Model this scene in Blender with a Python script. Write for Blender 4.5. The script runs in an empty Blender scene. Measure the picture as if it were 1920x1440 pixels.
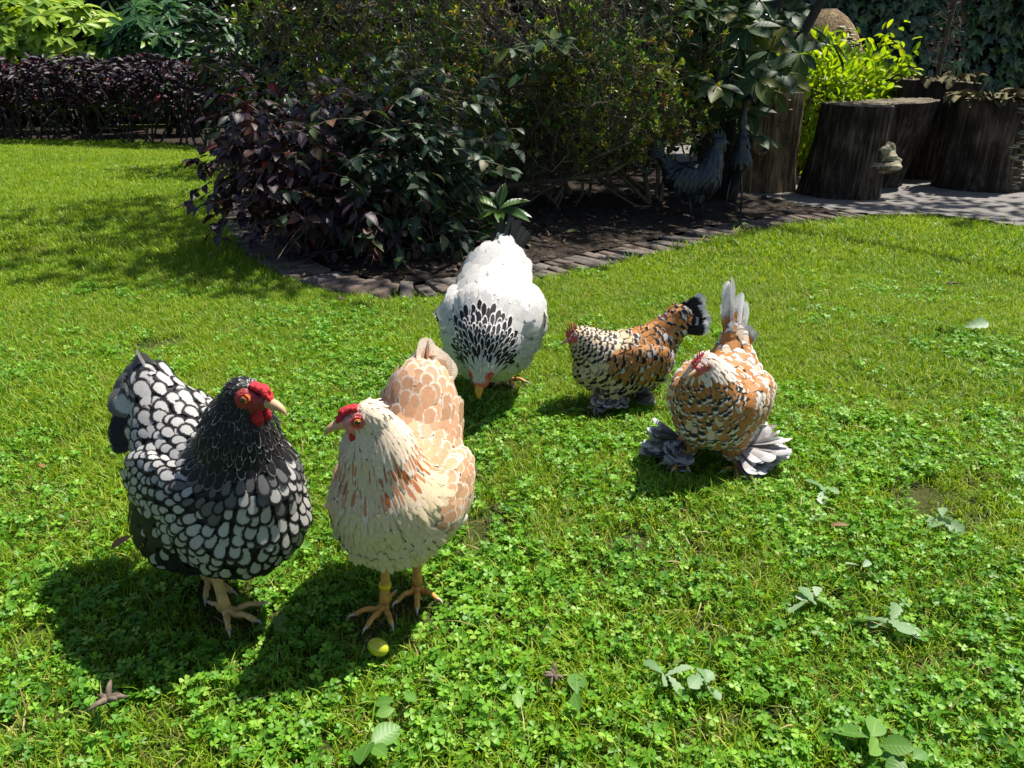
import bpy, math, random
import numpy as np
from mathutils import Matrix, Vector
rng = np.random.default_rng(7)
random.seed(7)
SC = bpy.context.scene
COL = SC.collection
PI = math.pi
R = math.radians

# ---------------------------------------------------------------- camera, sky, sun, exposure
CAM_H = 0.80
PITCH = R(22.0)
FPX = 1442.0                                  # focal length in photograph pixels (1920 wide)
cam_d = bpy.data.cameras.new('camera')
cam_d.sensor_width = 36.0
cam_d.lens = 36.0 * FPX / 1920.0
cam_d.clip_start = 0.02
cam_d.clip_end = 500
cam = bpy.data.objects.new('camera', cam_d)
COL.objects.link(cam)
cam.location = (0, 0, CAM_H)
cam.rotation_euler = (PI / 2 - PITCH, 0, 0)
SC.camera = cam

SUN_EL = R(61)
SUN_AZ = R(34)                                # measured from +X towards +Y: sun stands behind, to the right
sun_dir = Vector((math.cos(SUN_EL) * math.cos(SUN_AZ), math.cos(SUN_EL) * math.sin(SUN_AZ), math.sin(SUN_EL)))
W = bpy.data.worlds.new('World')
SC.world = W
W.use_nodes = True
nt = W.node_tree
sky = nt.nodes.new('ShaderNodeTexSky')
sky.sky_type = 'NISHITA'
sky.sun_disc = False
sky.sun_elevation = SUN_EL
sky.sun_rotation = PI / 2 - SUN_AZ
bg = nt.nodes['Background']
bg.inputs['Strength'].default_value = 0.066
nt.links.new(sky.outputs[0], bg.inputs['Color'])
sl = bpy.data.lights.new('sun', 'SUN')
sl.energy = 5.0
sl.angle = R(0.55)
sl.color = (1.0, 0.95, 0.86)
so = bpy.data.objects.new('sun', sl)
COL.objects.link(so)
so.rotation_euler = sun_dir.to_track_quat('Z', 'Y').to_euler()
so.location = sun_dir * 30
SC.view_settings.view_transform = 'Standard'
SC.view_settings.look = 'None'
SC.view_settings.exposure = 0.92
SC.view_settings.gamma = 1.0
SC.view_settings.use_curve_mapping = False
SC.cycles.max_bounces = 8
SC.cycles.diffuse_bounces = 4
SC.cycles.glossy_bounces = 2
SC.cycles.transmission_bounces = 5
SC.cycles.transparent_max_bounces = 10
SC.cycles.sample_clamp_indirect = 6.0

# ---------------------------------------------------------------- small helpers
def G(px, py, z=0.0):
    """point of height z seen at photograph pixel (px, py)"""
    dx = (px - 960) / FPX
    dy = (720 - py) / FPX
    c, s = math.cos(PITCH), math.sin(PITCH)
    d = np.array([dx, c + dy * s, -s + dy * c])
    t = (z - CAM_H) / d[2]
    return np.array([0, 0, CAM_H]) + d * t

def at(px, py, Y):
    dx = (px - 960) / FPX
    dy = (720 - py) / FPX
    c, s = math.cos(PITCH), math.sin(PITCH)
    d = np.array([dx, c + dy * s, -s + dy * c])
    return np.array([0, 0, CAM_H]) + d * (Y / d[1])

def nrm(v):
    v = np.asarray(v, float)
    return v / np.maximum(np.linalg.norm(v, axis=-1, keepdims=True), 1e-9)

def tag(o, label=None, cat=None, group=None, kind=None):
    if label: o['label'] = label
    if cat: o['category'] = cat
    if group: o['group'] = group
    if kind: o['kind'] = kind
    return o

def empty(name, loc=(0, 0, 0), rz=0.0):
    o = bpy.data.objects.new(name, None)
    o.empty_display_size = 0.05
    COL.objects.link(o)
    o.location = loc
    o.rotation_euler = (0, 0, rz)
    return o

def link(name, me, parent=None):
    o = bpy.data.objects.new(name, me)
    COL.objects.link(o)
    if parent is not None: o.parent = parent
    return o

def mesh(name, V, Fs, mats, attrs=None, mi=None, smooth=True):
    """V (n,3); Fs list of (m,3)/(m,4) int arrays; attrs {name: (type, array)} on points"""
    V = np.asarray(V, np.float32)
    Fs = [np.asarray(f, np.int32) for f in Fs if len(f)]
    me = bpy.data.meshes.new(name)
    me.vertices.add(len(V))
    me.vertices.foreach_set('co', V.ravel())
    loops = np.concatenate([f.ravel() for f in Fs])
    tot = np.concatenate([np.full(len(f), f.shape[1], np.int32) for f in Fs])
    start = np.concatenate([[0], np.cumsum(tot)[:-1]]).astype(np.int32)
    me.loops.add(len(loops))
    me.loops.foreach_set('vertex_index', loops)
    me.polygons.add(len(tot))
    me.polygons.foreach_set('loop_start', start)
    me.polygons.foreach_set('loop_total', tot)
    if not isinstance(mats, (list, tuple)): mats = [mats]
    for m in mats: me.materials.append(m)
    if mi is not None: me.polygons.foreach_set('material_index', np.asarray(mi, np.int32))
    me.update(calc_edges=True)
    if smooth: me.polygons.foreach_set('use_smooth', np.ones(len(tot), bool))
    for k, (ty, a) in (attrs or {}).items():
        at_ = me.attributes.new(k, ty, 'POINT')
        a = np.asarray(a, np.float32)
        if ty == 'FLOAT_COLOR':
            if a.shape[1] == 3: a = np.hstack([a, np.ones((len(a), 1), np.float32)])
            at_.data.foreach_set('color', a.ravel())
        elif ty == 'FLOAT_VECTOR': at_.data.foreach_set('vector', a.ravel())
        else: at_.data.foreach_set('value', a.ravel())
    return me

class Geo:
    """collects pieces, builds one mesh"""
    def __init__(self): self.V, self.F3, self.F4, self.M3, self.M4, self.A, self.n = [], [], [], [], [], [], 0
    def add(self, V, F3=None, F4=None, fv=None, m=0):
        V = np.asarray(V, float)
        self.V.append(V)
        if F3 is not None and len(F3): self.F3.append(np.asarray(F3) + self.n); self.M3.append(np.full(len(F3), m))
        if F4 is not None and len(F4): self.F4.append(np.asarray(F4) + self.n); self.M4.append(np.full(len(F4), m))
        self.A.append(np.asarray(fv, float) if fv is not None else np.tile([0., .5, random.random()], (len(V), 1)))
        self.n += len(V)
        return self
    def mesh(self, name, mats, smooth=True):
        F = ([np.vstack(self.F3)] if self.F3 else []) + ([np.vstack(self.F4)] if self.F4 else [])
        M = ([np.concatenate(self.M3)] if self.M3 else []) + ([np.concatenate(self.M4)] if self.M4 else [])
        return mesh(name, np.vstack(self.V), F, mats, {'fv': ('FLOAT_VECTOR', np.vstack(self.A))}, np.concatenate(M), smooth)
    def obj(self, name, mats, parent=None, smooth=True):
        return link(name, self.mesh(name, mats, smooth), parent)

def spline(pts, n):
    """Catmull-Rom through pts"""
    P = np.asarray(pts, float)
    if len(P) == 2: return P[0] + (P[1] - P[0]) * np.linspace(0, 1, n)[:, None]
    Q = np.vstack([2 * P[0] - P[1], P, 2 * P[-1] - P[-2]])
    t = np.linspace(0, len(P) - 1 - 1e-6, n)
    i = t.astype(int)
    f = (t - i)[:, None]
    a, b, c, d = Q[i], Q[i + 1], Q[i + 2], Q[i + 3]
    return 0.5 * (2 * b + (c - a) * f + (2 * a - 5 * b + 4 * c - d) * f ** 2 + (3 * b - 3 * c + d - a) * f ** 3)

def tube(P, rad, k=6, cap=True):
    P = np.asarray(P, float)
    n = len(P)
    rad = np.broadcast_to(np.asarray(rad, float), (n,))
    T = nrm(np.gradient(P, axis=0))
    ref = np.array([0.31, 0.17, 0.93]) if abs(T[0, 2]) < 0.8 else np.array([0.9, 0.3, 0.1])
    X = nrm(np.cross(T, ref)); Y = np.cross(T, X)
    a = np.arange(k) * 2 * PI / k
    V = P[:, None] + rad[:, None, None] * (np.cos(a)[None, :, None] * X[:, None] + np.sin(a)[None, :, None] * Y[:, None])
    V = V.reshape(-1, 3)
    i, j = np.meshgrid(np.arange(n - 1), np.arange(k), indexing='ij')
    F4 = np.stack([i * k + j, i * k + (j + 1) % k, (i + 1) * k + (j + 1) % k, (i + 1) * k + j], -1).reshape(-1, 4)
    F3 = np.zeros((0, 3), int)
    if cap:
        V = np.vstack([V, P[0], P[-1]])
        j = np.arange(k)
        F3 = np.vstack([np.stack([np.full(k, n * k), (j + 1) % k, j], -1), np.stack([np.full(k, n * k + 1), (n - 1) * k + j, (n - 1) * k + (j + 1) % k], -1)])
    fv = np.zeros((len(V), 3)); fv[:n * k, 1] = np.repeat(np.linspace(0, 1, n), k); fv[:, 2] = random.random()
    return V, F3, F4, fv

def tubes(curves, rads, k=4):
    """many tubes with the same point count: curves (m,n,3), rads (m,n)"""
    C = np.asarray(curves, float); m, n, _ = C.shape
    T = nrm(np.gradient(C, axis=1))
    X = nrm(np.cross(T, np.array([0.33, 0.21, 0.92]))); Y = np.cross(T, X)
    a = np.arange(k) * 2 * PI / k
    V = C[:, :, None] + rads[:, :, None, None] * (np.cos(a)[:, None] * X[:, :, None] + np.sin(a)[:, None] * Y[:, :, None])
    i, j = np.meshgrid(np.arange(n - 1), np.arange(k), indexing='ij')
    q = np.stack([i * k + j, i * k + (j + 1) % k, (i + 1) * k + (j + 1) % k, (i + 1) * k + j], -1).reshape(-1, 4)
    F4 = (q[None] + (np.arange(m) * n * k)[:, None, None]).reshape(-1, 4)
    fv = np.zeros((m * n * k, 3)); fv[:, 1] = np.tile(np.repeat(np.linspace(0, 1, n), k), m); fv[:, 2] = np.repeat(rng.random(m), n * k)
    return V.reshape(-1, 3), np.zeros((0, 3), int), F4, fv

def scatter(T, P, FR, S, rnd=None):
    """copies of template T=(V,F3,F4,fv) at P with frames FR (n,3,3 rows = x,y,z axes) and scales S"""
    V, F3, F4, fv = T
    n, k = len(P), len(V)
    S = np.asarray(S, float)
    S = np.broadcast_to(S[:, None] if S.ndim == 1 else S, (n, 3))
    out = np.einsum('ki,ni,nij->nkj', V, S, FR) + P[:, None]
    off = (np.arange(n) * k)[:, None, None]
    f3 = (np.asarray(F3)[None] + off).reshape(-1, 3) if len(F3) else np.zeros((0, 3), int)
    f4 = (np.asarray(F4)[None] + off).reshape(-1, 4) if len(F4) else np.zeros((0, 4), int)
    a = np.tile(fv, (n, 1))
    a[:, 2] = np.repeat(rng.random(n) if rnd is None else rnd, k)
    return out.reshape(-1, 3), f3, f4, a

def frames(Y, N):
    """frames with y along Y and z near N"""
    Y = nrm(Y); X = nrm(np.cross(Y, N)); Z = np.cross(X, Y)
    return np.stack([X, Y, Z], 1)

def vnoise(P, scale=1.0, seed=0):
    """cheap smooth noise: sum of sines"""
    r = np.random.default_rng(seed)
    P = np.asarray(P, float) * scale
    o = 0
    for k in range(7):
        d = nrm(r.normal(size=P.shape[-1])) * r.uniform(0.7, 2.2)
        o = o + np.sin(P @ d * 2.2 + r.uniform(0, 6.28)) * r.uniform(0.6, 1.0)
    return o / 3.2

# ---------------------------------------------------------------- materials
def newmat(name):
    m = bpy.data.materials.new(name)
    m.use_nodes = True
    nt = m.node_tree
    nt.nodes.clear()
    out = nt.nodes.new('ShaderNodeOutputMaterial')
    return m, nt, out

def N(nt, ty, ins=None, **props):
    n = nt.nodes.new(ty)
    for k, v in props.items(): setattr(n, k, v)
    for k, v in (ins or {}).items():
        s = n.inputs[k]
        if isinstance(v, bpy.types.NodeSocket): nt.links.new(v, s)
        elif isinstance(v, bpy.types.Node): nt.links.new(v.outputs[0], s)
        else:
            if s.type == 'RGBA' and len(v) == 3: v = (*v, 1)
            s.default_value = v
    return n

def mth(nt, op, a, b=0.0, c=0.0, clamp=False):
    n = N(nt, 'ShaderNodeMath', {0: a, 1: b, 2: c}, operation=op)
    n.use_clamp = clamp
    return n.outputs[0]

def mixc(nt, f, a, b, mode='MIX'):
    n = nt.nodes.new('ShaderNodeMix')
    n.data_type = 'RGBA'; n.blend_type = mode
    for s, v in ((n.inputs[0], f), (n.inputs[6], a), (n.inputs[7], b)):
        if isinstance(v, bpy.types.NodeSocket): nt.links.new(v, s)
        elif s.type == 'RGBA': s.default_value = (*v, 1) if len(v) == 3 else v
        else: s.default_value = v
    return n.outputs[2]

def ramp(nt, f, stops):
    n = nt.nodes.new('ShaderNodeValToRGB')
    e = n.color_ramp.elements
    while len(e) < len(stops): e.new(0.5)
    for el, (p, c) in zip(e, stops):
        el.position = p; el.color = (*c, 1)
    nt.links.new(f, n.inputs[0])
    return n.outputs[0]

def leaf_mat(name, stops, transl=0.35, tcol=None, rough=0.45, spec=0.4, patch=0.0, vein=0.0, patchcol=(0.2, 0.18, 0.03)):
    """leaf: colour from per-leaf value, lighter midrib, part of the light goes through"""
    m, nt, out = newmat(name)
    fv = N(nt, 'ShaderNodeAttribute', attribute_name='fv')
    s = N(nt, 'ShaderNodeSeparateXYZ', {0: fv.outputs['Vector']})
    oi = N(nt, 'ShaderNodeObjectInfo')
    r = mth(nt, 'FRACT', mth(nt, 'ADD', s.outputs[2], oi.outputs['Random']))
    geo = N(nt, 'ShaderNodeNewGeometry')
    no = N(nt, 'ShaderNodeTexNoise', {'Vector': geo.outputs['Position'], 'Scale': 40.0, 'Detail': 3.0})
    r2 = mth(nt, 'ADD', r, mth(nt, 'MULTIPLY', mth(nt, 'SUBTRACT', no.outputs[0], 0.5), 0.35), clamp=True)
    c = ramp(nt, r2, stops)
    if patch > 0:
        n2 = N(nt, 'ShaderNodeTexNoise', {'Vector': geo.outputs['Position'], 'Scale': 1.7, 'Detail': 4.0, 'Roughness': 0.6})
        f = mth(nt, 'MULTIPLY', mth(nt, 'MULTIPLY_ADD', n2.outputs[0], 4.0, -1.7, clamp=True), patch)
        c = mixc(nt, f, c, patchcol)
    if vein > 0:
        au = mth(nt, 'ABSOLUTE', s.outputs[0])
        f = mth(nt, 'MULTIPLY', mth(nt, 'MULTIPLY_ADD', au, -9.0, 1.0, clamp=True), vein)
        c = mixc(nt, f, c, mixc(nt, 0.6, c, (0.55, 0.6, 0.3)))
        w = mth(nt, 'SINE', mth(nt, 'MULTIPLY', mth(nt, 'SUBTRACT', s.outputs[1], mth(nt, 'MULTIPLY', au, 0.18)), 48.0))
        bmp = N(nt, 'ShaderNodeBump', {'Height': w, 'Strength': 0.07, 'Distance': 0.002})
    p = N(nt, 'ShaderNodeBsdfPrincipled', {'Base Color': c, 'Roughness': rough, 'Specular IOR Level': spec})
    if vein > 0: nt.links.new(bmp.outputs[0], p.inputs['Normal'])
    if transl > 0:
        tc = mixc(nt, 1.0, c, tcol or (1.15, 1.1, 0.45), 'MULTIPLY')
        t = N(nt, 'ShaderNodeBsdfTranslucent', {'Color': tc})
        mx = N(nt, 'ShaderNodeMixShader', {0: transl, 1: p.outputs[0], 2: t.outputs[0]})
        nt.links.new(mx.outputs[0], out.inputs[0])
    else: nt.links.new(p.outputs[0], out.inputs[0])
    return m

def plain_mat(name, c1, c2, scale=30.0, rough=0.7, bump=0.3, dist=0.004, spec=0.3, stretch=None, metal=0.0, sss=0.0, detail=6.0, obj=True):
    m, nt, out = newmat(name)
    tc = N(nt, 'ShaderNodeTexCoord')
    vec = tc.outputs['Object'] if obj else N(nt, 'ShaderNodeNewGeometry').outputs['Position']
    if stretch: vec = N(nt, 'ShaderNodeMapping', {'Vector': vec, 'Scale': stretch}).outputs[0]
    oi = N(nt, 'ShaderNodeObjectInfo')
    no = N(nt, 'ShaderNodeTexNoise', {'Vector': vec, 'Scale': scale, 'Detail': detail, 'Roughness': 0.62})
    f = mth(nt, 'MULTIPLY_ADD', no.outputs[0], 2.2, -0.6)
    f = mth(nt, 'ADD', f, mth(nt, 'MULTIPLY', mth(nt, 'SUBTRACT', oi.outputs['Random'], 0.5), 0.5), clamp=True)
    c = mixc(nt, f, c1, c2)
    b = N(nt, 'ShaderNodeBump', {'Height': no.outputs[0], 'Strength': bump, 'Distance': dist})
    p = N(nt, 'ShaderNodeBsdfPrincipled', {'Base Color': c, 'Roughness': rough, 'Specular IOR Level': spec, 'Metallic': metal, 'Normal': b.outputs[0]})
    if sss: 
        p.inputs['Subsurface Weight'].default_value = sss
        p.inputs['Subsurface Radius'].default_value = (0.006, 0.002, 0.001)
        p.inputs['Subsurface Scale'].default_value = 1.0
    nt.links.new(p.outputs[0], out.inputs[0])
    return m
# ---------------------------------------------------------------- ground: lawn, bed, paving
def poly_in(P, poly):
    x, y = P[:, 0], P[:, 1]
    r = np.zeros(len(P), bool)
    q = np.asarray(poly, float)
    for i in range(len(q)):
        a, b = q[i - 1], q[i]
        c = (a[1] > y) != (b[1] > y)
        with np.errstate(divide='ignore', invalid='ignore'):
            r ^= c & (x < (b[0] - a[0]) * (y - a[1]) / (b[1] - a[1]) + a[0])
    return r

EDGE = spline([(-3.35, 9.0), (-2.45, 6.6), (-1.78, 4.75), (-1.36, 3.80), (-1.05, 3.30), (-.79, 3.03), (-.47, 2.87), (-.16, 2.96), (.11, 3.15), (.76, 3.70), (1.5, 4.36), (2.19, 4.66)], 400)
seg = np.gradient(EDGE, axis=0)
INW = nrm(np.stack([-seg[:, 1], seg[:, 0]], 1))                # to the bed side (left of travel)
BW = .20
INNER = EDGE + INW * (BW + .012)
PAVE_EDGE = np.array([(2.19, 4.66), (2.40, 4.70), (2.60, 4.66), (2.88, 4.27), (3.6, 3.4), (5.2, 1.6), (9, -1.5)])
BED_POLY = np.vstack([INNER, [(1.98, 4.92), (1.72, 5.22), (1.3, 5.65), (1.2, 9.5), (-3.2, 9.6)]])
PAVE_POLY = np.array([tuple(EDGE[-1] + INW[-1] * .02), *PAVE_EDGE[1:], (12, -1.5), (12, 9.5), (1.2, 9.5), (1.3, 5.65), (1.72, 5.22), (1.98, 4.92)])
NOGRASS = np.vstack([EDGE, PAVE_EDGE[1:], [(12, -1.5), (12, 16), (-12, 16), (-9, 11.0), (-6.6, 10.42), (-4.8, 10.15), (-3.9, 9.5)]])

def ground_mat():
    m, nt, out = newmat('thatch_soil')
    geo = N(nt, 'ShaderNodeNewGeometry')
    a = N(nt, 'ShaderNodeTexNoise', {'Vector': geo.outputs['Position'], 'Scale': 14.0, 'Detail': 8.0, 'Roughness': .65})
    b = N(nt, 'ShaderNodeTexNoise', {'Vector': geo.outputs['Position'], 'Scale': 160.0, 'Detail': 4.0})
    c = ramp(nt, mth(nt, 'MULTIPLY_ADD', b.outputs[0], .6, mth(nt, 'MULTIPLY', a.outputs[0], .4)), [(.3, (.018, .022, .007)), (.5, (.045, .055, .014)), (.68, (.10, .10, .03))])
    bp = N(nt, 'ShaderNodeBump', {'Height': b.outputs[0], 'Strength': .8, 'Distance': .01})
    p = N(nt, 'ShaderNodeBsdfPrincipled', {'Base Color': c, 'Roughness': .95, 'Specular IOR Level': .1, 'Normal': bp.outputs[0]})
    nt.links.new(p.outputs[0], out.inputs[0]); return m

def lawn_sheet():
    """one sheet reaching far beyond everything, sampled finer in view"""
    xs = np.concatenate([[-60, -30, -18], np.linspace(-12, 12, 97), [18, 30, 60]])
    ys = np.concatenate([[-30, -8], np.linspace(-2, 16, 73), [24, 40, 80]])
    X, Y = np.meshgrid(xs, ys, indexing='ij')
    P = np.stack([X, Y, 0 * X], -1).reshape(-1, 3)
    P[:, 2] = -.012 + .006 * vnoise(P[:, :2], 1.2, 3)
    i, j = np.meshgrid(np.arange(len(xs) - 1), np.arange(len(ys) - 1), indexing='ij'); k = len(ys)
    F = np.stack([i * k + j, (i + 1) * k + j, (i + 1) * k + j + 1, i * k + j + 1], -1).reshape(-1, 4)
    tag(link('lawn', mesh('lawn', P, [F], ground_mat())), kind='structure')
lawn_sheet()

def soil_mat():
    m, nt, out = newmat('dark_soil')
    geo = N(nt, 'ShaderNodeNewGeometry')
    a = N(nt, 'ShaderNodeTexNoise', {'Vector': geo.outputs['Position'], 'Scale': 26.0, 'Detail': 9.0, 'Roughness': .7})
    b = N(nt, 'ShaderNodeTexVoronoi', {'Vector': geo.outputs['Position'], 'Scale': 55.0})
    c = ramp(nt, a.outputs[0], [(.32, (.012, .009, .007)), (.52, (.035, .026, .02)), (.72, (.085, .066, .05))])
    h = mth(nt, 'MULTIPLY_ADD', b.outputs[0], -.5, a.outputs[0])
    bp = N(nt, 'ShaderNodeBump', {'Height': h, 'Strength': .9, 'Distance': .025})
    p = N(nt, 'ShaderNodeBsdfPrincipled', {'Base Color': c, 'Roughness': .95, 'Specular IOR Level': .15, 'Normal': bp.outputs[0]})
    nt.links.new(p.outputs[0], out.inputs[0]); return m

def sheet(name, poly, step, zf, mat):
    lo, hi = poly.min(0), poly.max(0)
    xs = np.arange(lo[0], hi[0] + step, step); ys = np.arange(lo[1], hi[1] + step, step)
    X, Y = np.meshgrid(xs, ys, indexing='ij'); P = np.stack([X, Y], -1).reshape(-1, 2)
    i, j = np.meshgrid(np.arange(len(xs) - 1), np.arange(len(ys) - 1), indexing='ij'); k = len(ys)
    F = np.stack([i * k + j, (i + 1) * k + j, (i + 1) * k + j + 1, i * k + j + 1], -1).reshape(-1, 4)
    F = F[poly_in(P[F].mean(1), poly)]
    u, inv = np.unique(F, return_inverse=True)
    Q = P[u]
    V = np.column_stack([Q, zf(Q)])
    return tag(link(name, mesh(name, V, [inv.reshape(F.shape)], mat)), kind='structure')

def soil_z(Q):
    d = np.min(np.linalg.norm(Q[:, None] - INNER[None, ::8], axis=2), axis=1)
    return .004 + .05 * np.clip(d / .9, 0, 1) + .010 * vnoise(Q, 6, 4) * np.clip(d / .15, .15, 1) + .007 * vnoise(Q, 23, 5)
sheet('soil_bed', BED_POLY, .035, soil_z, soil_mat())

def paving_mat():
    m, nt, out = newmat('grey_paving')
    geo = N(nt, 'ShaderNodeNewGeometry')
    a = N(nt, 'ShaderNodeTexNoise', {'Vector': geo.outputs['Position'], 'Scale': 3.0, 'Detail': 9.0, 'Roughness': .7})
    b = N(nt, 'ShaderNodeTexNoise', {'Vector': geo.outputs['Position'], 'Scale': 120.0, 'Detail': 3.0})
    c = ramp(nt, mth(nt, 'MULTIPLY_ADD', b.outputs[0], .45, mth(nt, 'MULTIPLY', a.outputs[0], .55)), [(.3, (.07, .064, .058)), (.5, (.14, .128, .117)), (.7, (.25, .23, .21))])
    bp = N(nt, 'ShaderNodeBump', {'Height': b.outputs[0], 'Strength': .5, 'Distance': .004})
    p = N(nt, 'ShaderNodeBsdfPrincipled', {'Base Color': c, 'Roughness': .85, 'Normal': bp.outputs[0]})
    nt.links.new(p.outputs[0], out.inputs[0]); return m
sheet('pavement', PAVE_POLY, .06, lambda Q: .012 + .002 * vnoise(Q, 2, 6), paving_mat())

# bricks on edge across the border, one object each
M_BRICK = [plain_mat('brick_grey', (.060, .052, .046), (.16, .138, .12), 35, .9, .8, .006), plain_mat('brick_brown', (.07, .05, .038), (.16, .125, .10), 35, .9, .8, .006)]
def brick_mesh(L, w, h, seed):
    r = np.random.default_rng(seed)
    b = .005
    prof = [(-w / 2, -h), (-w / 2, -b), (-w / 2 + b, 0), (w / 2 - b, 0), (w / 2, -b), (w / 2, -h)]
    V = []
    for y in (-L / 2, -L / 2 + b, 0, L / 2 - b, L / 2):
        e = b if abs(y) > L / 2 - b / 2 else 0
        for x, z in prof: V.append((x * (1 - e * 4), y, z - (e * .8 if z > -b * 1.5 else 0)))
    V = np.array(V) + r.normal(0, .0013, (len(V), 3))
    F4 = []
    for i in range(4):
        for j in range(5): F4.append((i * 6 + j, i * 6 + j + 1, (i + 1) * 6 + j + 1, (i + 1) * 6 + j))
    F4 += [(0, 5, 4, 1), (1, 4, 3, 2), (24, 25, 28, 29), (25, 26, 27, 28)]
    me = mesh('brick', V, [np.array(F4)], M_BRICK[seed % 2], smooth=False)
    return me
def brick_border():
    root = tag(empty('brick_edging', (0, 0, 0)), 'row of weathered grey bricks edging the soil bed in a curve', 'brick edging')
    full = [brick_mesh(BW, .052, .07, i) for i in range(4)]
    half = [brick_mesh(BW / 2 - .004, .052, .07, i + 4) for i in range(4)]
    C = EDGE + INW * BW / 2
    s = np.concatenate([[0], np.cumsum(np.linalg.norm(np.diff(INNER * .5 + C * .5, axis=0), axis=1))])
    for q in np.arange(.03, s[-1] - .02, .0605):
        i = min(np.searchsorted(s, q), len(s) - 1)
        c, n = C[i], INW[i]
        if c[1] > 6.3 and c[0] < -1.5: continue
        two = random.random() < .35
        for part in ((-1, 1) if two else (0,)):
            o = bpy.data.objects.new('brick', random.choice(half if two else full)); COL.objects.link(o); o.parent = root
            p = c + n * part * BW / 4
            o.location = (p[0] + random.gauss(0, .003), p[1] + random.gauss(0, .003), .010 + random.gauss(0, .005))
            o.rotation_euler = (random.gauss(0, .035), random.gauss(0, .05), math.atan2(n[1], n[0]) - PI / 2 + random.gauss(0, .045))
brick_border()
# ---------------------------------------------------------------- birds: implicit body, feathers, legs
def sd_cap(P, a, b, ra, rb):
    a, b = np.asarray(a, float), np.asarray(b, float)
    ba = b - a
    t = np.clip((P - a) @ ba / max(ba @ ba, 1e-9), 0, 1)
    return np.linalg.norm(P - a - t[..., None] * ba, axis=-1) - (ra + (rb - ra) * t)

def sd_ell(P, c, r, ax=None):
    q = P - np.asarray(c, float)
    if ax is not None: q = q @ np.asarray(ax, float).T
    r = np.asarray(r, float)
    k0 = np.linalg.norm(q / r, axis=-1); k1 = np.linalg.norm(q / (r * r), axis=-1)
    return k0 * (k0 - 1) / np.maximum(k1, 1e-6)

def smin(a, b, k):
    h = np.maximum(k - np.abs(a - b), 0) / k
    return np.minimum(a, b) - h * h * k * 0.25

def sdf(prims, P, each=False):
    d = None; ds = []
    for q in prims:
        v = sd_cap(P, *q['cap']) if 'cap' in q else sd_ell(P, *q['ell'])
        if each: ds.append(v)
        d = v if d is None else smin(d, v, q.get('k', 0.03))
    return (d, np.stack(ds, -1)) if each else d

def surface(prims, lo, hi, h):
    """surface nets over the signed distance"""
    lo, hi = np.asarray(lo, float), np.asarray(hi, float)
    n = np.ceil((hi - lo) / h).astype(int) + 1
    ax = [lo[i] + h * np.arange(n[i]) for i in range(3)]
    X = np.stack(np.meshgrid(*ax, indexing='ij'), -1)
    D = np.stack([sdf(prims, X[i]) for i in range(n[0])])
    ins = D < 0
    c = [D[i:n[0] - 1 + i, j:n[1] - 1 + j, k:n[2] - 1 + k] for i in (0, 1) for j in (0, 1) for k in (0, 1)]
    c = np.stack(c, -1)
    s = c < 0
    act = s.any(-1) & ~s.all(-1)
    idx = np.full(act.shape, -1); idx[act] = np.arange(act.sum())
    cc = c[act]
    off = np.array([(i, j, k) for i in (0, 1) for j in (0, 1) for k in (0, 1)], float)
    E = [(a, b) for a in range(8) for b in range(a + 1, 8) if np.abs(off[a] - off[b]).sum() == 1]
    acc = np.zeros((len(cc), 3)); cnt = np.zeros(len(cc))
    for a, b in E:
        va, vb = cc[:, a], cc[:, b]
        m = (va < 0) != (vb < 0)
        t = np.where(m, va / np.where(m, va - vb, 1), 0)
        acc += np.where(m[:, None], off[a] + t[:, None] * (off[b] - off[a]), 0)
        cnt += m
    V = lo + h * (np.argwhere(act) + acc / cnt[:, None])
    F = []
    for d in range(3):
        sl0 = [slice(None)] * 3; sl1 = [slice(None)] * 3
        sl0[d] = slice(0, -1); sl1[d] = slice(1, None)
        ch = ins[tuple(sl0)] != ins[tuple(sl1)]
        e = np.argwhere(ch)
        u, v = (d + 1) % 3, (d + 2) % 3
        ok = (e[:, u] > 0) & (e[:, v] > 0) & (e[:, u] < n[u] - 1) & (e[:, v] < n[v] - 1)
        e = e[ok]
        q = []
        for du, dv in ((1, 1), (0, 1), (0, 0), (1, 0)):
            f = e.copy(); f[:, u] -= du; f[:, v] -= dv
            q.append(idx[f[:, 0], f[:, 1], f[:, 2]])
        q = np.stack(q, -1)
        flip = ~ins[tuple(sl0)][tuple(e.T)]
        q[flip] = q[flip][:, ::-1]
        F.append(q)
    F = np.vstack(F)
    return V, F[(F >= 0).all(1)]

def grad(prims, P, e=0.0015):
    g = np.stack([sdf(prims, P + np.eye(3)[i] * e) - sdf(prims, P - np.eye(3)[i] * e) for i in range(3)], -1)
    return nrm(g)

def blob(name, prims, h, mat, parent, pad=0.012):
    pts = []
    for q in prims:
        if 'cap' in q:
            a, b, ra, rb = q['cap']; r = max(ra, rb); pts += [np.asarray(a) - r, np.asarray(a) + r, np.asarray(b) - r, np.asarray(b) + r]
        else:
            r = max(q['ell'][1]); pts += [np.asarray(q['ell'][0]) - r, np.asarray(q['ell'][0]) + r]
    pts = np.array(pts)
    V, F = surface(prims, pts.min(0) - pad, pts.max(0) + pad, h)
    return link(name, mesh(name, V, [F], mat), parent)

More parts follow.
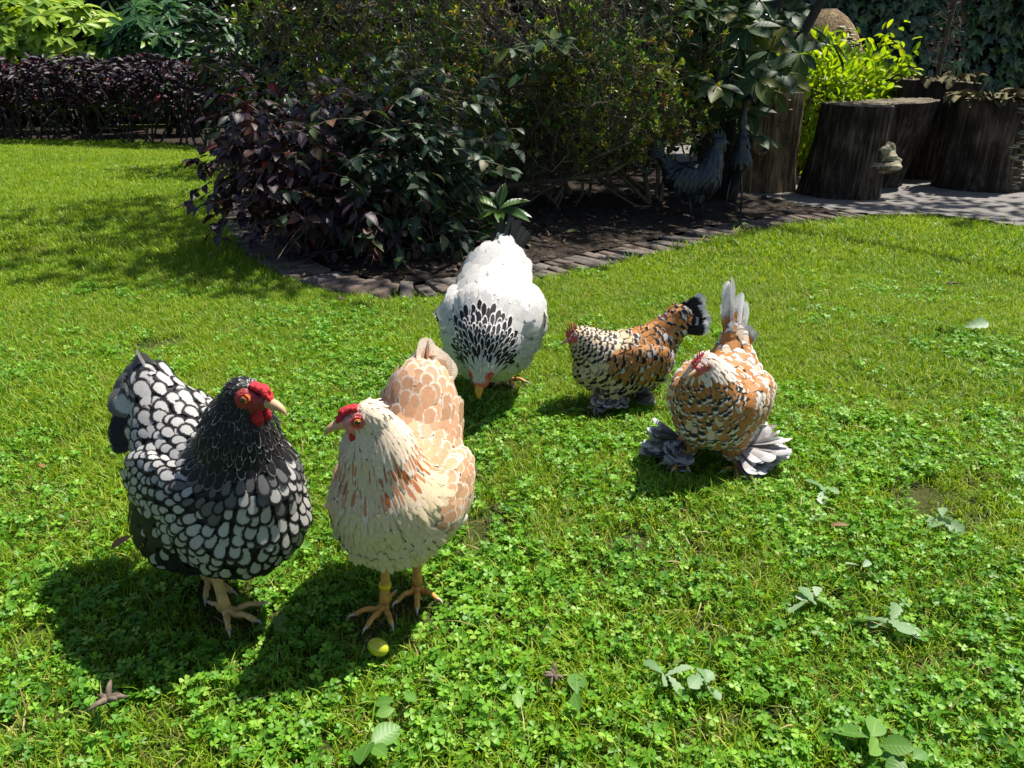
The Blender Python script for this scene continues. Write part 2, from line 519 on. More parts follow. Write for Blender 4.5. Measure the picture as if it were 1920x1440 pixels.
def feather_template(rows, wid, curl=0.12, cup=0.22, cols=(-1, 0, 1)):
    rows = np.asarray(rows, float); wid = np.asarray(wid, float); cols = np.asarray(cols, float)
    n, k = len(rows), len(cols)
    v, u = np.meshgrid(rows, cols, indexing='ij')
    w = wid[:, None] * np.ones(k)
    X = u * w * 0.5
    Z = -cup * (u * w) ** 2 * 0.5 + curl * (v - v * v * 1.3)
    V = np.stack([X, v, Z], -1).reshape(-1, 3)
    i, j = np.meshgrid(np.arange(n - 1), np.arange(k - 1), indexing='ij')
    F4 = np.stack([i * k + j, i * k + j + 1, (i + 1) * k + j + 1, (i + 1) * k + j], -1).reshape(-1, 4)
    fv = np.stack([u, v, 0 * u], -1).reshape(-1, 3)
    return V, np.zeros((0, 3), int), F4, fv

CONTOUR = feather_template([0, .25, .45, .62, .78, .90, .97, 1], [.4, .78, .96, 1, .93, .70, .42, .12])
HACKLE = feather_template([0, .25, .5, .7, .85, .94, 1], [.6, .9, 1, .9, .66, .4, .05])
QUILL = feather_template([0, .12, .3, .5, .7, .84, .93, .98, 1], [.25, .55, .8, .95, 1, .95, .78, .5, .12], curl=0.05, cup=0.12, cols=(-1, -.4, .4, 1))

def feather_mat():
    m, nt, out = newmat('feather')
    fv = N(nt, 'ShaderNodeAttribute', attribute_name='fv')
    s = N(nt, 'ShaderNodeSeparateXYZ', {0: fv.outputs['Vector']})
    u, v, r = s.outputs
    par = N(nt, 'ShaderNodeSeparateXYZ', {0: N(nt, 'ShaderNodeAttribute', attribute_name='fp').outputs['Vector']})
    lw, tip, bar = par.outputs
    cb = N(nt, 'ShaderNodeAttribute', attribute_name='cb').outputs['Color']
    ce = N(nt, 'ShaderNodeAttribute', attribute_name='ce').outputs['Color']
    ck = N(nt, 'ShaderNodeAttribute', attribute_name='ck').outputs['Color']
    tc = N(nt, 'ShaderNodeTexCoord')
    no = N(nt, 'ShaderNodeTexNoise', {'Vector': tc.outputs['Object'], 'Scale': 170.0, 'Detail': 2.0})
    # streaks running along the barbs, different on every feather
    fvn = N(nt, 'ShaderNodeCombineXYZ', {0: mth(nt, 'MULTIPLY', mth(nt, 'ABSOLUTE', u), 3.0), 1: mth(nt, 'MULTIPLY', mth(nt, 'SUBTRACT', v, mth(nt, 'MULTIPLY', mth(nt, 'ABSOLUTE', u), 0.3)), 15.0), 2: mth(nt, 'MULTIPLY_ADD', r, 97.0, mth(nt, 'SIGN', u))})
    stn = N(nt, 'ShaderNodeTexNoise', {'Vector': fvn.outputs[0], 'Scale': 1.0, 'Detail': 3.0, 'Roughness': .7})
    nz = mth(nt, 'MULTIPLY', mth(nt, 'SUBTRACT', mth(nt, 'MULTIPLY_ADD', stn.outputs[0], 1.3, no.outputs[0]), 1.15), 0.85)
    au = mth(nt, 'ADD', mth(nt, 'ABSOLUTE', u), mth(nt, 'MULTIPLY', nz, 0.30))
    vv = mth(nt, 'ADD', mth(nt, 'ADD', v, mth(nt, 'MULTIPLY', nz, 0.13)), mth(nt, 'MULTIPLY', mth(nt, 'MULTIPLY', u, u), 0.06))
    def over(x, th, sharp): # smooth step x > th
        return mth(nt, 'MULTIPLY_ADD', mth(nt, 'SUBTRACT', x, th), sharp, 0.5, clamp=True)
    kb = over(vv, mth(nt, 'SUBTRACT', 0.96, mth(nt, 'ADD', tip, bar)), 14.0)
    kt = over(vv, mth(nt, 'SUBTRACT', 0.96, tip), 14.0)
    t2 = mth(nt, 'POWER', mth(nt, 'MULTIPLY_ADD', v, 2.0, -1.0, clamp=True), 2.0)
    e2 = mth(nt, 'ADD', mth(nt, 'MULTIPLY', mth(nt, 'MULTIPLY', u, u), mth(nt, 'SUBTRACT', 1.0, t2)), t2)
    ee = mth(nt, 'ADD', mth(nt, 'SQRT', e2), mth(nt, 'MULTIPLY', nz, 0.22))
    kl = over(ee, mth(nt, 'SUBTRACT', 0.95, lw), 8.0)
    c = mixc(nt, kb, cb, ck)
    c = mixc(nt, kt, c, ce)
    c = mixc(nt, kl, c, ce)
    # barbs: fine streaks slanting off the shaft
    st = mth(nt, 'SINE', mth(nt, 'ADD', mth(nt, 'MULTIPLY', v, 90.0), mth(nt, 'MULTIPLY', mth(nt, 'ABSOLUTE', u), -26.0)))
    g = mth(nt, 'ADD', mth(nt, 'MULTIPLY_ADD', st, 0.05, 0.96), mth(nt, 'MULTIPLY', nz, 0.42))
    g = mth(nt, 'ADD', g, mth(nt, 'MULTIPLY', mth(nt, 'SUBTRACT', r, 0.5), mth(nt, 'MULTIPLY_ADD', mth(nt, 'GREATER_THAN', lw, 0.0), 0.12, 0.03)))
    gc = N(nt, 'ShaderNodeCombineXYZ', {0: g, 1: g, 2: g})
    c = mixc(nt, 1.0, c, gc.outputs[0], 'MULTIPLY')
    nb = N(nt, 'ShaderNodeAttribute', attribute_name='nb').outputs['Vector']
    nw = N(nt, 'ShaderNodeVectorTransform', {0: nb}, vector_type='VECTOR', convert_from='OBJECT', convert_to='WORLD').outputs[0]
    geo = N(nt, 'ShaderNodeNewGeometry')
    sm = N(nt, 'ShaderNodeVectorMath', {0: geo.outputs['Normal'], 1: nw}, operation='ADD').outputs[0]
    sm = N(nt, 'ShaderNodeVectorMath', {0: sm}, operation='NORMALIZE').outputs[0]
    b = N(nt, 'ShaderNodeBump', {'Height': st, 'Strength': 0.12, 'Distance': 0.0006, 'Normal': sm})
    p = N(nt, 'ShaderNodeBsdfPrincipled', {'Base Color': c, 'Roughness': 0.55, 'Specular IOR Level': 0.25, 'Normal': b.outputs[0]})
    t = N(nt, 'ShaderNodeBsdfTranslucent', {'Color': c})
    mx = N(nt, 'ShaderNodeMixShader', {0: 0.16, 1: p.outputs[0], 2: t.outputs[0]})
    # the vane frays into separate barbs towards its rim
    fr = N(nt, 'ShaderNodeTexNoise', {'Vector': tc.outputs['Object'], 'Scale': 620.0, 'Detail': 1.0})
    rim = mth(nt, 'MAXIMUM', mth(nt, 'ABSOLUTE', u), mth(nt, 'MULTIPLY_ADD', v, 2.2, -1.2))
    op = mth(nt, 'MULTIPLY_ADD', mth(nt, 'SUBTRACT', mth(nt, 'MULTIPLY_ADD', fr.outputs[0], 0.75, mth(nt, 'MULTIPLY_ADD', mth(nt, 'MULTIPLY', N(nt, 'ShaderNodeVectorMath', {0: nb}, operation='LENGTH').outputs['Value'], 2.0, clamp=True), -0.15, 0.77)), rim), 5.0, 0.0, clamp=True)
    tr = N(nt, 'ShaderNodeBsdfTransparent')
    m2 = N(nt, 'ShaderNodeMixShader', {0: op, 1: tr.outputs[0], 2: mx.outputs[0]})
    nt.links.new(m2.outputs[0], out.inputs[0])
    return m
M_FEATHER = feather_mat()

def body_mat():
    m, nt, out = newmat('bird_body')
    c = N(nt, 'ShaderNodeAttribute', attribute_name='Col').outputs['Color']
    tc = N(nt, 'ShaderNodeTexCoord')
    no = N(nt, 'ShaderNodeTexVoronoi', {'Vector': tc.outputs['Object'], 'Scale': 260.0})
    n2 = N(nt, 'ShaderNodeTexNoise', {'Vector': tc.outputs['Object'], 'Scale': 120.0, 'Detail': 4.0})
    g = mth(nt, 'MULTIPLY_ADD', n2.outputs[0], 0.9, 0.55)
    c = mixc(nt, 1.0, c, N(nt, 'ShaderNodeCombineXYZ', {0: g, 1: g, 2: g}).outputs[0], 'MULTIPLY')
    b = N(nt, 'ShaderNodeBump', {'Height': no.outputs[0], 'Strength': 0.45, 'Distance': 0.0016})
    p = N(nt, 'ShaderNodeBsdfPrincipled', {'Base Color': c, 'Roughness': 0.5, 'Normal': b.outputs[0], 'Specular IOR Level': 0.3})
    nt.links.new(p.outputs[0], out.inputs[0])
    return m
M_BODY = body_mat()
M_COMB = plain_mat('comb_skin', (0.30, 0.010, 0.018), (0.66, 0.035, 0.05), 330, 0.55, 0.9, 0.003, sss=0.12, spec=.25)
M_COMB_PALE = plain_mat('pale_comb_skin', (0.42, 0.04, 0.055), (0.66, 0.1, 0.11), 330, 0.55, 0.9, 0.003, sss=0.12, spec=.25)
M_BEAK = plain_mat('beak_horn', (0.42, 0.24, 0.13), (0.62, 0.4, 0.22), 60, 0.4, 0.15, 0.001)
M_BEAK_Y = plain_mat('yellow_beak_horn', (0.62, 0.34, 0.05), (0.55, 0.25, 0.05), 60, 0.4, 0.15, 0.001)
M_IRIS = plain_mat('iris', (0.42, 0.13, 0.02), (0.6, 0.22, 0.03), 300, 0.12, 0.0, 0.001, spec=0.6)
M_PUPIL = plain_mat('pupil', (0.004, 0.004, 0.004), (0.006, 0.006, 0.006), 10, 0.05, 0.0, spec=0.8)
M_BAND = plain_mat('yellow_leg_band', (0.7, 0.5, 0.01), (0.75, 0.55, 0.02), 40, 0.4, 0.0)

def uv_ball(c, r, k=8):
    n = k + 1
    th = np.linspace(0, PI, n); ph = np.arange(2 * k) * PI / k
    r = np.broadcast_to(np.asarray(r, float), (3,))
    V = np.stack([np.outer(np.sin(th), np.cos(ph)), np.outer(np.sin(th), np.sin(ph)), np.outer(np.cos(th), np.ones(2 * k))], -1) * r + np.asarray(c)
    m = 2 * k
    i, j = np.meshgrid(np.arange(n - 1), np.arange(m), indexing='ij')
    F = np.stack([i * m + j, (i + 1) * m + j, (i + 1) * m + (j + 1) % m, i * m + (j + 1) % m], -1).reshape(-1, 4)
    return V.reshape(-1, 3), np.zeros((0, 3), int), F

def dart(P, rad, maxn=6000, FL=None, ra=None, rp=None):
    """Poisson picks with a radius per point"""
    cell = float(np.median(rad)); grid = {}
    keep = []
    for i in range(len(P)):
        p = P[i]; r = rad[i]
        c = (p / cell).astype(int); m = int(r / cell) + 1
        ok = True
        for a in range(c[0] - m, c[0] + m + 1):
            for b in range(c[1] - m, c[1] + m + 1):
                for d in range(c[2] - m, c[2] + m + 1):
                    for j in grid.get((a, b, d), ()):
                        q = P[j] - p
                        if FL is None:
                            if q @ q < r * r: ok = False; break
                        else:
                            al = q @ FL[i]; qq = q @ q
                            if qq < r * r and al * al / (ra[i] * ra[i]) + (qq - al * al) / (rp[i] * rp[i]) < 1: ok = False; break
                    if not ok: break
                if not ok: break
            if not ok: break
        if ok:
            grid.setdefault(tuple(c), []).append(i); keep.append(i)
            if len(keep) >= maxn: break
    return np.array(keep)

def build_feathers(name, parts, parent, kind=None, mat=None):
    """parts: list of (template, P, frames, scale(n,3), base, edge, bar, par)"""
    V, F3, F4, A, CB, CE, CK, FP, NB = [], [], [], [], [], [], [], [], []
    n = 0
    for (T, P, FR, S, cb, ce, ck, fp, *nb) in parts:
        if not len(P): continue
        v, f3, f4, a = scatter(T, P, FR, S)
        k = len(T[0])
        V.append(v); F4.append(f4 + n); A.append(a); n += len(v)
        for L, c in ((CB, cb), (CE, ce), (CK, ck), (FP, fp), (NB, nb[0] if nb else (0, 0, 0))):
            L.append(np.repeat(np.broadcast_to(np.asarray(c, float), (len(P), 3)), k, 0))
    me = mesh(name, np.vstack(V), [np.vstack(F4)], mat or M_FEATHER,
              {'fv': ('FLOAT_VECTOR', np.vstack(A)), 'cb': ('FLOAT_COLOR', np.vstack(CB)), 'ce': ('FLOAT_COLOR', np.vstack(CE)),
               'ck': ('FLOAT_COLOR', np.vstack(CK)), 'fp': ('FLOAT_VECTOR', np.vstack(FP)), 'nb': ('FLOAT_VECTOR', np.vstack(NB))})
    o = link(name, me, parent)
    if kind: o['kind'] = kind
    return o

TOES = []       # world points of the feet, where the grass is trodden down

class Bird: pass

def px_local(b, px, py, z=0.0):
    d = G(px, py, z)[:2] - np.asarray(b.loc)
    c, s_ = math.cos(b.heading), math.sin(b.heading)
    return np.array([d[0] * c + d[1] * s_, -d[0] * s_ + d[1] * c]) / b.size

def build_bird(b):
    """b: settings; local axes x forward, y left, z up, origin on the ground between the feet"""
    root = empty(b.name, (*b.loc, 0), b.heading)
    tag(root, b.label, b.cat, getattr(b, 'group', None))
    s = b.size
    root.scale = (s, s, s)
    hd = nrm(b.head_dir); side = nrm(np.cross([0, 0, 1], hd)); up = np.cross(hd, side)
    head = np.asarray(b.head, float)
    nb = np.asarray(b.neck_base, float)
    hr = b.head_r
    prims = []
    def cap(t, a, c, ra, rb, flow, k=0.03): prims.append(dict(tag=t, cap=(a, c, ra, rb), flow=nrm(flow), k=k))
    def ell(t, c, r, flow, k=0.03, ax=None): prims.append(dict(tag=t, ell=(c, r) if ax is None else (c, r, ax), flow=nrm(flow), k=k))
    b.shape(cap, ell)
    mid = b.neck_mid if hasattr(b, 'neck_mid') else (nb + head) / 2 + np.array([0.004, 0, 0])
    mid = np.asarray(mid, float)
    cap('neck', nb, mid, b.neck_r[0], b.neck_r[1], nrm(nb - mid), 0.04)
    back = head - hd * hr * .55
    cap('neck', mid, back, b.neck_r[1], b.neck_r[2], nrm(mid - back), 0.03)
    cap('head', head - hd * hr * .2, head + hd * hr * 0.75, hr, hr * 0.68, nrm(-hd + 0.9 * nrm(mid - head)), 0.012)
    tags = [q['tag'] for q in prims]
    lo = np.array([-0.27, -0.16, 0.03]); hi = np.array([0.27, 0.16, 0.47])
    V, F = surface(prims, lo, hi, 0.0036)
    d, ds = sdf(prims, V, True)
    w = np.exp(-np.maximum(ds - ds.min(1, keepdims=True), 0) / 0.010)
    w /= w.sum(1, keepdims=True)
    nv = grad(prims, V)
    # colour of the body itself (skin and down seen between feathers)
    colr = np.tile(np.asarray(b.down, float), (len(V), 1))
    wh = sum(w[:, i] for i, t in enumerate(tags) if t == 'head')
    colr = colr * (1 - wh[:, None]) + np.asarray(b.head_down, float) * wh[:, None]
    eyes = [head + hd * hr * 0.36 + side * q * hr * 0.80 + up * hr * 0.28 for q in (1, -1)]
    beak0 = head + hd * hr * 1.30 - up * hr * 0.08
    def facemask(P):
        e = np.minimum(np.linalg.norm(P - eyes[0], axis=1), np.linalg.norm(P - eyes[1], axis=1))
        f = np.clip(1.0 - (e - hr * b.face_r) / (hr * 0.16), 0, 1)
        bk = sd_cap(P, head + hd * hr * 0.95 - up * hr * 0.25, beak0 - up * hr * 0.3, hr * 0.95, hr * 0.6)
        g = np.clip(-bk / (hr * 0.15), 0, 1) * b.face_front
        return np.maximum(f, g)
    fm = facemask(V)[:, None]
    skin = np.asarray(b.skin, float)
    colr = colr * (1 - fm) + skin * fm
    g = Geo()
    Vin = V - nv * (0.0058 * (1 - fm) * (1 - .55 * wh[:, None]))
    Vs, Fs, Cs = [Vin], [F], [colr]
    F3s = []
    n0 = len(V)
    # legs: hock, shank, toes, claws, in the body mesh
    leg_c = np.asarray(b.leg_col, float)
    for (hk, an, yaw, feathered) in b.legs:
        hk, an = np.asarray(hk, float), np.asarray(an, float)
        path = spline([hk + np.array([-0.005, 0, 0.03]), hk, (hk + an) / 2, an], 12)
        rr = np.interp(np.linspace(0, 1, 12), [0, .25, .33, .5, .8, 1], [.015, .012, .0098, .0078, .0078, .0098])
        pieces = [tube(path, rr * b.leg_r, 10)]
        for ang, L, r0 in ((0, .062, .0068), (40, .054, .0064), (-40, .054, .0064), (178, .03, .0055)):
            a = yaw + R(ang)
            dr = np.array([math.cos(a), math.sin(a), 0])
            p0 = an + np.array([0, 0, -0.004])
            tp = spline([p0, p0 + dr * L * .3 + np.array([0, 0, -.004]), an * [1, 1, 0] + dr * L * .65 + [0, 0, .011], an * [1, 1, 0] + dr * L + [0, 0, .0075]], 12)
            kn = 1 + 0.10 * np.sin(np.linspace(0, 5 * PI, 12))
            pieces.append(tube(tp, r0 * b.leg_r * kn * np.linspace(1, .62, 12), 8))
            cl = spline([tp[-1] - dr * .003, tp[-1] + dr * .008 + [0, 0, .002], tp[-1] + dr * .015 - [0, 0, .004]], 5)
            pieces.append(tube(cl, np.array([.0034, .003, .0022, .0012, .0004]) * b.leg_r, 6) + ('claw',))
            wpt = np.array([math.cos(b.heading) * tp[-1][0] - math.sin(b.heading) * tp[-1][1], math.sin(b.heading) * tp[-1][0] + math.cos(b.heading) * tp[-1][1]]) * s
            wan = np.array([math.cos(b.heading) * an[0] - math.sin(b.heading) * an[1], math.sin(b.heading) * an[0] + math.cos(b.heading) * an[1]]) * s
            for f in (0.0, 0.5, 1.0): TOES.append(np.asarray(b.loc) + wan * (1 - f) + wpt * f)
        for pc in pieces:
            v, f3, f4 = pc[:3]
            Vs.append(v); Fs.append(f4 + n0); F3s.append(f3 + n0); n0 += len(v)
            cc = np.tile((0.5, 0.4, 0.33) if len(pc) > 4 else leg_c, (len(v), 1))
            cc = cc * (0.85 + 0.25 * rng.random((len(v), 1)))
            Cs.append(cc)
    me = mesh('body', np.vstack(Vs), [np.vstack(Fs), np.vstack(F3s)], M_BODY, {'Col': ('FLOAT_COLOR', np.vstack(Cs))})
    link('body', me, root)
    # plumage
    tri = np.vstack([F[:, [0, 1, 2]], F[:, [0, 2, 3]]])
    A = np.linalg.norm(np.cross(V[tri[:, 1]] - V[tri[:, 0]], V[tri[:, 2]] - V[tri[:, 0]]), axis=1)
    nc = 26000
    ti = rng.choice(len(tri), nc, p=A / A.sum())
    uv = rng.random((nc, 2)); fl = uv.sum(1) > 1; uv[fl] = 1 - uv[fl]
    P = V[tri[ti, 0]] + uv[:, :1] * (V[tri[ti, 1]] - V[tri[ti, 0]]) + uv[:, 1:] * (V[tri[ti, 2]] - V[tri[ti, 0]])
    d, ds = sdf(prims, P, True)
    w = np.exp(-np.maximum(ds - ds.min(1, keepdims=True), 0) / 0.012); w /= w.sum(1, keepdims=True)
    FL = w @ np.stack([q['flow'] for q in prims])
    reg = {t: sum(w[:, i] for i, tt in enumerate(tags) if tt == t) for t in set(tags)}
    zero = np.zeros(nc)
    get = lambda t: reg.get(t, zero)
    nP = grad(prims, P)
    L = sum(get(t) * b.flen[t] for t in reg)
    Wd = sum(get(t) * b.fwid[t] for t in reg)
    fine = b.fine(get, P) if hasattr(b, 'fine') else np.zeros(nc, bool)
    L = np.where(fine, .042, L); Wd = np.where(fine, .0125, Wd)
    fmk = facemask(P)
    ok = fmk < 0.25
    # extra candidates where feathers are small come from the uniform set; spacing follows feather size
    rad = np.sqrt(L * Wd) * b.spacing
    idx = np.where(ok)[0]
    order = idx[np.argsort(rng.random(len(idx)))]
    FT = nrm(FL - (FL * nP).sum(1, keepdims=True) * nP)
    ra, rp = b.spacing * .85 * L, b.spacing * 1.25 * Wd
    kp = order[dart(P[order], np.maximum(ra, rp)[order], 6000, FT[order], ra[order], rp[order])]
    P, nP, FL, L, Wd, fine = P[kp], nP[kp], FL[kp], L[kp], Wd[kp], fine[kp]
    reg = {t: v[kp] for t, v in reg.items()}
    get = lambda t: reg.get(t, np.zeros(len(P)))
    FL = FL - (FL * nP).sum(1, keepdims=True) * nP
    FL = nrm(nrm(FL) + rng.normal(0, b.mess, P.shape))
    FL = nrm(FL - (FL * nP).sum(1, keepdims=True) * nP)
    lift = R(1) * ((b.lift + rng.normal(0, 3.0, len(P))) * (1 - .85 * get('head')) * getattr(b, 'smooth', lambda g: 1.0)(get))[:, None]
    Y = FL * np.cos(lift) + nP * np.sin(lift)
    Z = nP * np.cos(lift) - FL * np.sin(lift)
    FR = frames(Y, Z)
    S = np.stack([Wd, L, np.sqrt(L * Wd)], 1) * rng.uniform(.78, 1.18, (len(P), 1))
    base, edge, bar, par = b.colour(P, get, nP)
    par = par * rng.uniform(.8, 1.2, (len(P), 1))
    hk = ((get('neck') + get('head')) > 0.5) | fine
    nbv = nP * getattr(b, 'soft', .7)
    root_p = P - nP * 0.0012 - FL * L[:, None] * 0.35
    parts = [(T, root_p[m], FR[m], S[m], base[m], edge[m], bar[m], par[m], nbv[m]) for T, m in ((CONTOUR, ~hk), (HACKLE, hk))]
    o = build_feathers('plumage', parts, root, 'stuff')
    # tail and wing quills, foot feathers
    for nm, items in b.quills().items():
        T = [(QUILL, np.array([q[0] for q in items]), frames(np.array([q[1] for q in items]), np.array([q[2] for q in items])),
              np.array([(q[4], q[3], q[3]) for q in items]), np.array([q[5] for q in items]), np.array([q[6] for q in items]),
              np.array([q[7] for q in items]), np.array([q[8] for q in items]))]
        build_feathers(nm, T, root, 'stuff' if len(items) > 8 else None)
    # beak
    g = Geo()
    bl = b.beak_len
    for sg, L_, wd, th in ((1, bl, hr * .40, hr * .34), (-1, bl * .82, hr * .34, hr * .2)):
        pts = [beak0 - hd * hr * .45 + up * sg * th * .25, beak0 + hd * bl * .3 + up * sg * th * .32, beak0 + hd * L_ * .75 + up * (sg * th * .12 - bl * .10), beak0 + hd * L_ - up * bl * (.34 if sg > 0 else .26)]
        c = spline(pts, 10)
        v, f3, f4, fv = tube(c, np.interp(np.linspace(0, 1, 10), [0, .3, .7, 1], [1, .86, .5, .06]), 10)
        cc = np.vstack([np.repeat(c, 10, 0), c[0], c[-1]])
        q = v - cc
        q = np.outer(q @ side, side) * wd + np.outer(q @ up, up) * th + np.outer(q @ hd, hd) * th
        g.add(cc + q, f3, f4, fv)
    g.obj('beak', b.beak_mat, root)
    for e in eyes:
        o_dir = nrm(e - (head + hd * hr * 0.36 + up * hr * 0.28))
        eb = e - o_dir * hr * 0.02
        ey = link('eye', mesh('eye', *(lambda t: (t[0], [t[2]]))(uv_ball(eb, hr * b.eye_r)), M_IRIS), root)
        link('pupil', mesh('pupil', *(lambda t: (t[0], [t[2]]))(uv_ball(eb + o_dir * hr * b.eye_r * .62, hr * b.eye_r * .56)), M_PUPIL), ey)
        # eyelid ring of skin
        a = np.linspace(0, 2 * PI, 17)
        t1 = nrm(np.cross(o_dir, up)); t2 = np.cross(o_dir, t1)
        ring = eb + o_dir * hr * b.eye_r * .35 + hr * b.eye_r * 1.05 * (np.cos(a)[:, None] * t1 + np.sin(a)[:, None] * t2)
        v, f3, f4, fv = tube(ring, hr * .05, 6, False)
        link('eyelid', mesh('eyelid', v, [f4], b.comb_mat), ey)
    H = lambda f, sd, u: head + hd * hr * f + side * hr * sd + up * hr * u
    ax = np.stack([hd, side, up])
    if b.comb == 'rose':
        pr = []
        for i in range(34):
            f = rng.uniform(.25, 1.55); sd = rng.uniform(-.38, .38) * (1 - .3 * f / 1.4)
            top = np.interp(f, [0.0, .4, 1.0, 1.5], [.80, .90, .78, .36])
            pr.append(dict(ell=(H(f, sd, top), np.array([.13, .12, .17]) * hr * rng.uniform(.7, 1.25)), k=.0018))
        pr.append(dict(ell=(H(.8, 0, .82), np.array([.62, .28, .20]) * hr, ax), k=.005))
        blob('comb', pr, 0.0014, b.comb_mat, root)
    elif b.comb == 'single':
        pr = [dict(cap=(H(1.25, 0, .35), H(.7, 0, .9), hr * .12, hr * .15), k=.002), dict(cap=(H(.7, 0, .9), H(-.1, 0, 1.05), hr * .15, hr * .13), k=.004)]
        for f, tp in ((1.25, .95), (1.0, 1.35), (.65, 1.62), (.3, 1.66), (-.05, 1.5), (-.3, 1.32)):
            pr.append(dict(cap=(H(f, 0, .75), H(f * 1.05 - .1, 0, tp * b.comb_h), hr * .17, hr * .06), k=.003))
        blob('comb', pr, 0.0016, b.comb_mat, root)
    if b.wattle > 0:
        for q in (1, -1):
            wl = b.wattle * hr
            blob('wattle', [dict(cap=(H(.92, q * .30, -.45), H(.80, q * .36, -.45 - .55 * b.wattle), hr * .12, wl * .36), k=.004),
                            dict(ell=(H(.80, q * .36, -.55 - .55 * b.wattle), np.array([.42, .16, .42]) * wl, ax), k=.006)], 0.0017, b.comb_mat, root)
    if b.lobe > 0:
        for q in (1, -1):
            blob('ear_lobe', [dict(ell=(H(-.12, q * .86, -.40), np.array([.2, .10, .34]) * hr * b.lobe, ax), k=.004)], 0.0017, b.lobe_mat, root)
    return root
# ---------------------------------------------------------------- the five hens
WHITE = np.array([.78, .76, .73]); BLACK = np.array([.012, .012, .014]); GREY = np.array([.30, .29, .29])

class Hen(Bird):
    name = 'hen'; cat = 'hen'; size = 1.0; head_r = .0235; face_r = .60; face_front = 1.0; eye_r = .29; beak_len = .030
    skin = (.50, .035, .045); leg_col = (.55, .33, .10); leg_r = 1.0; comb = 'rose'; comb_h = 1.0; wattle = 1.0; lobe = .8
    beak_mat = M_BEAK; comb_mat = M_COMB; lobe_mat = M_COMB
    neck_r = (.064, .043, .026); spacing = .60; lift = 9; mess = .10
    down = (.5, .45, .4); head_down = (.5, .45, .4)
    head = (.115, 0, .385); neck_base = (.07, 0, .265); head_dir = (1, 0, -.1)
    legs = [((-.012, -.05, .10), (.02, -.055, .012), 0, False), ((-.012, .05, .10), (.005, .055, .012), 0, False)]
    flen = dict(body=.044, breast=.044, back=.040, thigh=.046, wing=.042, tail=.055, neck=.034, head=.012, fluff=.06)
    fwid = dict(body=.030, breast=.031, back=.026, thigh=.030, wing=.028, tail=.036, neck=.013, head=.0055, fluff=.035)
    tail_dir = (-.72, 0, .69)
    def shape(b, cap, ell):
        ell('body', (-.01, 0, .205), (.135, .098, .098), (-1, 0, -.15))
        cap('breast', (.062, 0, .20), (.075, 0, .235), .088, .072, (-.45, 0, -.9), .04)
        ell('fluff', (-.085, 0, .165), (.085, .088, .082), (-.75, 0, -.65), .04)
        cap('thigh', (-.02, .052, .15), (-.012, .052, .112), .050, .026, (-.35, 0, -.94), .03)
        cap('thigh', (-.02, -.052, .15), (-.012, -.052, .112), .050, .026, (-.35, 0, -.94), .03)
        ell('back', (-.09, 0, .255), (.088, .076, .06), (-.93, 0, .35), .04)
        for q in (1, -1):
            ell('wing', (-.025, q * .082, .222), (.105, .026, .062), (-.97, 0, -.25), .012)
        td = nrm(b.tail_dir)
        t0 = np.array([-.135, 0, .285])
        cap('tail', t0, t0 + td * .055, .058, .040, td, .04)
    def fan(b, n=12, L=.13, Wd=.045, spread=1.0, cols=None, root=(-.15, 0, .295), up=None, curve=0.0):
        td = nrm(b.tail_dir); root = np.asarray(root, float); it = []
        sd = np.array([0, 1., 0]); u = np.cross(td, sd)
        u = u if u[2] > 0 else -u
        for q in (1, -1):
            for i in range(n // 2):
                f = i / max(n // 2 - 1, 1)
                a = (0.10 + .75 * f) * spread
                d = nrm(td * math.cos(a) + sd * q * math.sin(a) * .75 - u * math.sin(a) * .75 + rng.normal(0, .04, 3))
                nrml = nrm(sd * q * (1 - .35 * f) + u * .45)
                p = root + sd * q * .012 * f - u * .02 * f
                it.append((p, d, nrml, L * (1 - .18 * f) * rng.uniform(.94, 1.06), Wd, *cols(f)))
        return it
    def wingquills(b, cols, n=9, L=.125, Wd=.026, drop=.0):
        it = []
        for q in (1, -1):
            for i in range(n):
                f = i / (n - 1)
                p = np.array([.045 - .035 * f, q * (.103 - .012 * f), .232 - .050 * f - drop])
                d = nrm(np.array([-1, -q * .18 * (1 - f), -.34 - .12 * f]))
                it.append((p, d, np.array([0, q, .25 - .3 * f]), L * (1 - .08 * f), Wd, *cols(f)))
        return it
    def quills(b): return {}

def rows(n, *c): return tuple(np.tile(np.asarray(x, float), (n, 1)) for x in c)

